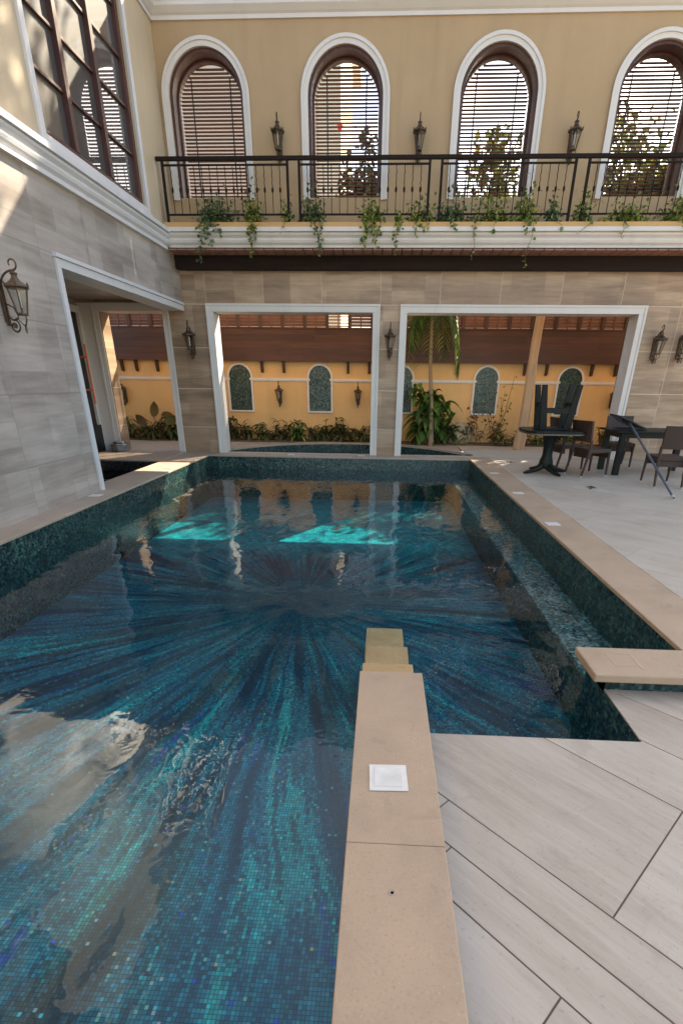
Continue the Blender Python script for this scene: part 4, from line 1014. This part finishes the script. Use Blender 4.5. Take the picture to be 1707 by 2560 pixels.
def paddle_plant(name, label, x, y, leaves, mat, group=GS, seed=1, lw=.5):
    """stalks with one big blade each: leaves = list of (dx, dz, length, tilt)"""
    rnd = random.Random(seed); t = thing(name, label, 'plant', (x, y, .03), group); st = MB(); fo = MB()
    for dx, dz, L, tilt in leaves:
        p = Vector((x + dx, y + rnd.uniform(-.25, .15), .03 + dz)); b = Vector((x + dx * .15, y, .03))
        st.tube([b, b.lerp(p, .55) + Vector((-dx * .12, 0, .06)), p], [.014, .011, .008], 5)
        rm = Matrix.Translation(p) @ Matrix.Rotation(math.atan2(dx, .001) if False else rnd.uniform(-.5, .5), 4, 'Z') @ Matrix.Rotation(tilt, 4, 'Y') @ Matrix.Rotation(R(rnd.uniform(-35, 25)), 4, 'X')
        vs = []; fs = []; m = 9
        for i in range(m + 1):
            f = i / m; w = lw * L * .5 * math.sin(math.pi * min(1, (f * .94 + .05)) ** .75) ; z = L * (f - .22 * f * f * f); bend = -.5 * L * f * f
            vs += [(-w, bend - .12 * w, z), (0, bend, z), (w, bend - .12 * w, z)]
        for i in range(m):
            a = 3 * i; fs += [(a, a + 1, a + 4, a + 3), (a + 1, a + 2, a + 5, a + 4)]
        fo.add(vs, fs, rm)
    fo.build('leaves', mat, t, smooth=True); st.build('stalk', 'leaf_dry', t, smooth=True); return t
def bush(name, label, x, y, h, w, n, mat, seed, ll=(.14, .3), wd=.13, group=GS, cat='shrub', droop=1.0, yw=.5):
    """several stems, each carrying arching lance shaped leaves"""
    rnd = random.Random(seed); t = thing(name, label, cat, (x, y, .03), group); fo = MB(); st = MB(); stems = []
    for k in range(max(4, int(5 + w * 8))):
        b = Vector((x + rnd.gauss(0, w * .3), y + rnd.gauss(0, w * .2 * yw), .03)); hh = h * rnd.uniform(.35, 1.0)
        e = b + Vector((rnd.gauss(0, w * .4), rnd.gauss(0, w * .3 * yw), hh * .85)); stems.append((b, e)); st.tube([b, b.lerp(e, .5), e], [.012, .009, .005], 5)
    for _ in range(n):
        b, e = rnd.choice(stems); p = b.lerp(e, rnd.uniform(.05, 1) ** .7)
        a = rnd.uniform(0, 6.283); d = Vector((math.cos(a), math.sin(a) * .8, 0)); L = rnd.uniform(*ll); up = rnd.uniform(-.1, 1.1)
        side = Vector((-math.sin(a), math.cos(a), rnd.uniform(-.4, .4))).normalized(); pts = []; ws = []
        for i in range(6):
            f = i / 5; pts.append(p + d * (L * f * (1 - .25 * up)) + Vector((0, 0, L * (up * f - droop * .75 * f * f))))
            ws.append(L * wd * math.sin(math.pi * min(1, .06 + .94 * f) ** .85) + .0015)
        vs = []; fs = []
        for q, ww in zip(pts, ws): vs += [tuple(q - side * ww + Vector((0, 0, ww * .35))), tuple(q), tuple(q + side * ww + Vector((0, 0, ww * .35)))]
        for i in range(5): fs += [(3 * i, 3 * i + 1, 3 * i + 4, 3 * i + 3), (3 * i + 1, 3 * i + 2, 3 * i + 5, 3 * i + 4)]
        fo.add(vs, fs)
    fo.build('leaves', mat, t, smooth=True); st.build('stem', 'leaf_dry', t, smooth=True); return t
rs = random.Random(77)
desc = ['spiky', 'bushy', 'drooping', 'upright', 'low']
x = -4.05; row = []
heights = [h * 1.12 for h in (.75, .62, .55, .60, .40, .62, .42, .66, .46, .50, .70, .58, .62, .48, .6, .45)]
labels = ['tall spiky shrub against the left jamb of the middle opening', 'spiky shrub below the first mosaic niche', 'bushy shrub right of the first mosaic niche', 'dark shrub left of the first small yellow-wall lantern',
          'low shrub straight below the first small yellow-wall lantern', 'upright shrub just right of the first small lantern', 'low shrub halfway between lantern and second niche', 'tall shrub under the left side of second niche',
          'short shrub under the middle of second niche', 'shrub under the right edge of second niche', 'tall pale shrub between second niche and second lantern', 'green shrub left of the second small lantern',
          'upright shrub below the second small lantern', 'low shrub right of the second small lantern', 'shrub against the right jamb of the middle opening', 'shrub hidden partly behind the narrow pillar']
for k, (h, lab) in enumerate(zip(heights, labels)):
    xx = -4.05 + k * .275 + rs.uniform(-.05, .05)
    bush('garden_shrub', lab, xx, 13.60 + rs.uniform(-.1, .1), h * .8, .34, rs.randint(50, 80), ['leaf_shrub', 'leaf_shrub', 'leaf_olive', 'leaf_big'][rs.choice([0, 0, 1, 2, 2, 3])], 100 + k, (.14, .30), rs.uniform(.10, .16))
for k, (xx, h, lab) in enumerate(((-7.3, .7, 'shrub farthest left beyond the portal'), (-6.75, .62, 'dark shrub under the lantern beyond the portal'), (-6.2, .8, 'wide shrub left of the drooping leaf plant'), (-5.75, .7, 'thick shrub beneath the drooping leaf plant'), (-5.3, .75, 'shrub beside the right trim of portal view'), (-4.9, .7, 'shrub behind the corner pillar'))):
    bush('garden_shrub', lab, xx, 13.5, h * .85, .5, 110, ['leaf_shrub', 'leaf_olive'][k % 2], 140 + k, (.18, .38), .10)
paddle_plant('drooping_plant', 'plant with one big drooping dry leaf seen through portal', -5.72, 13.4, [(-.08, .55, .45, R(20)), (.1, .62, .42, R(115)), (.25, .4, .4, R(60)), (-.3, .35, .4, R(-40))], 'leaf_dry', seed=3, lw=.5)
for k, (xx, yy, h, mat, lab) in enumerate(((2.05, 13.5, .55, 'leaf_shrub', 'small shrub in front of the boulder'), (2.75, 13.45, .6, 'leaf_dry', 'dry brown tuft between boulder and leaning palm'), (3.05, 13.3, .45, 'leaf_shrub', 'dark tuft at the foot of the leaning palm'),
                                          (3.55, 13.5, .42, 'leaf_shrub', 'low shrub right of the leaning palm trunk'), (3.95, 13.5, .4, 'leaf_big', 'green shrub seen under the pedestal table'), (4.4, 13.5, .42, 'leaf_shrub', 'shrub behind the wicker chairs'), (4.9, 13.5, .45, 'leaf_big', 'shrub behind the black four legged table'), (5.5, 13.5, .5, 'leaf_shrub', 'shrub beside the right jamb'))):
    bush('garden_shrub', lab, xx, yy, h, .34, 60, mat, 170 + k, (.14, .28), .11)
bush('broad_leaf_plant', 'big glossy broad leaf plant round the slender palm', 1.05, 13.35, 1.6, .66, 230, 'leaf_big', 5, (.26, .5), .19, 'plants behind the widest opening', 'plant', 1.15)
bush('broad_leaf_plant', 'upright dark leaved plant right of the slender palm', 1.75, 13.45, .85, .42, 90, 'leaf_shrub', 8, (.24, .42), .13, 'plants behind the widest opening', 'plant', .9)
# red crotons and thin vine shrub
def twig_shrub(label, x, y, h, n, mat, seed, w=.3):
    rnd = random.Random(seed); t = thing('twiggy_shrub', label, 'shrub', (x, y, .03), 'thin twiggy shrubs in the bed'); fo = MB(); s = MB()
    for k in range(6):
        b = Vector((x, y, .03)); e = b + Vector((rnd.uniform(-w, w), rnd.uniform(-.15, .15), h * rnd.uniform(.6, 1.05))); m = b.lerp(e, .5) + Vector((rnd.uniform(-.08, .08), 0, 0))
        s.tube([b, m, e], [.009, .007, .004], 5)
        for _ in range(n):
            q = m.lerp(e, rnd.random()) + Vector((rnd.gauss(0, .07), rnd.gauss(0, .05), rnd.gauss(0, .05))); l = rnd.uniform(.05, .1); leaf(fo, q, l, l * .36, rot_rand(rnd))
    fo.build('leaves', mat, t); s.build('stem', 'bark', t, smooth=True)
twig_shrub('reddish leaved shrub in front of the third full niche', 2.42, 13.45, .85, 9, 'leaf_red', 1)
twig_shrub('tall thin yellow leaved shrub left of the leaning palm', 2.88, 13.5, 1.55, 8, 'leaf_vine', 2, .34)
th = thing('boulder', 'pale tan boulder in the bed left of red shrub', 'boulder', (2.0, 13.62, .03))
bm = bmesh.new(); bmesh.ops.create_icosphere(bm, subdivisions=3, radius=1)
for v in bm.verts:
    nn = mnoise.noise(v.co * 1.7) * .25; v.co = Vector((v.co.x * .36, v.co.y * .2, v.co.z * .30)) * (1 + nn)
me = bpy.data.meshes.new('stone'); bm.to_mesh(me); bm.free(); me.materials.append(M['rock']); me.polygons.foreach_set("use_smooth", [True] * len(me.polygons))
o = bpy.data.objects.new('stone', me); C.objects.link(o); o.parent = th; o.location = (0, 0, .2)
# slender palm
pm = thing('slender_palm', 'slender palm with hanging dark fronds behind the wide opening', 'palm', (1.22, 13.2, .03), 'palms behind the widest opening')
g = MB(); g.tube([(1.24, 13.2, .0), (1.19, 13.2, .9), (1.10, 13.2, 1.8), (1.06, 13.2, 2.9), (1.05, 13.2, 3.1)], [.075, .05, .04, .036, .03], 9); g.build('trunk', 'thin_bark', pm, smooth=True)
rp = random.Random(5); top = Vector((1.05, 13.2, 3.1))
for k in range(11):
    a = 2 * math.pi * k / 11 + rp.uniform(-.2, .2); L = rp.uniform(1.0, 1.7); d = Vector((math.cos(a), math.sin(a), 0)); pts = []
    up = rp.uniform(.1, .6)
    for i in range(9):
        f = i / 8; pts.append(top + d * (L * .45 * math.sin(f * 1.5)) + Vector((0, 0, up * L * f - 1.25 * L * f * f)))
    g = MB(); g.tube(pts, [.010 - .008 * i / 8 for i in range(9)], 4)
    for i in range(1, 9):
        for q in range(3):
            f = q / 3; p = pts[i - 1].lerp(pts[i], f); tang = (pts[i] - pts[i - 1]).normalized()
            for s in (-1, 1):
                side = d.cross(Vector((0, 0, 1))) * s; ll = .34 * math.sin(math.pi * (i + f) / 9.5) + .06
                e = p + side * ll * .75 + tang * ll * .5 + Vector((0, 0, -.35 * ll)); m = p.lerp(e, .5) + Vector((0, 0, .04))
                w = (e - p).cross(Vector((0, 0, 1))).normalized() * .5 + Vector((0, 0, .3)); g.ribbon([p, m, e], [.012, .017, .002], w.normalized())
    g.build('frond', 'leaf_big' if k % 3 else 'leaf_shrub', pm)
# leaning palm trunk
pm = thing('leaning_palm', 'leaning pale palm trunk behind the wide opening', 'palm', (3.30, 12.75, 0), 'palms behind the widest opening')
g = MB(); pts = []; rad = []
for i in range(25):
    f = i / 24; z = 6.0 * f; pts.append((3.30 + .035 * z + .02 * math.sin(z * 2), 12.75, z)); rad.append((.125 - .045 * min(1, f * 1.6) + .006 * (i % 2)) * (1.12 if i < 2 else 1))
g.tube(pts, rad, 12); g.build('trunk', 'palm_bark', pm, smooth=True)
top = Vector((3.51, 12.75, 6.0))
for k in range(9):
    a = 2 * math.pi * k / 9; L = 1.5; d = Vector((math.cos(a), math.sin(a), 0)); pts = [top + d * (L * .8 * math.sin(f * 1.4)) + Vector((0, 0, .7 * L * f - 1.1 * L * f * f)) for f in [i / 7 for i in range(8)]]
    g = MB(); g.tube(pts, .009, 4); sd = d.cross(Vector((0, 0, 1)))
    for i in range(1, 8):
        for s in (-1, 1): g.ribbon([pts[i], pts[i] + sd * s * .2 + Vector((0, 0, -.05)), pts[i] + sd * s * .34 + Vector((0, 0, -.22))], [.03, .03, .004], (pts[i] - pts[i - 1]).normalized())
    g.build('frond', 'leaf_tree', pm)
# stray dry leaves on the deck
GD = 'dry leaves lying on the deck'
for k, (x, y, lab) in enumerate(((2.62, 10.55, 'dry curled leaf on the deck near the pool corner'), (3.25, 7.9, 'small dark leaf on the deck before the pedestal table'), (3.6, 5.7, 'dry leaf on the open deck near the right edge'))):
    g = MB(); rnd = random.Random(k)
    for q in range(3): leaf(g, Vector((rnd.uniform(-.04, .04), rnd.uniform(-.03, .03), .006)), .11, .03, Matrix.Rotation(rnd.uniform(0, 6), 4, 'Z'), .35)
    o = g.build('fallen_leaf', 'leaf_dry'); o.location = (x, y, .001); tag(o, lab, 'leaf', GD)
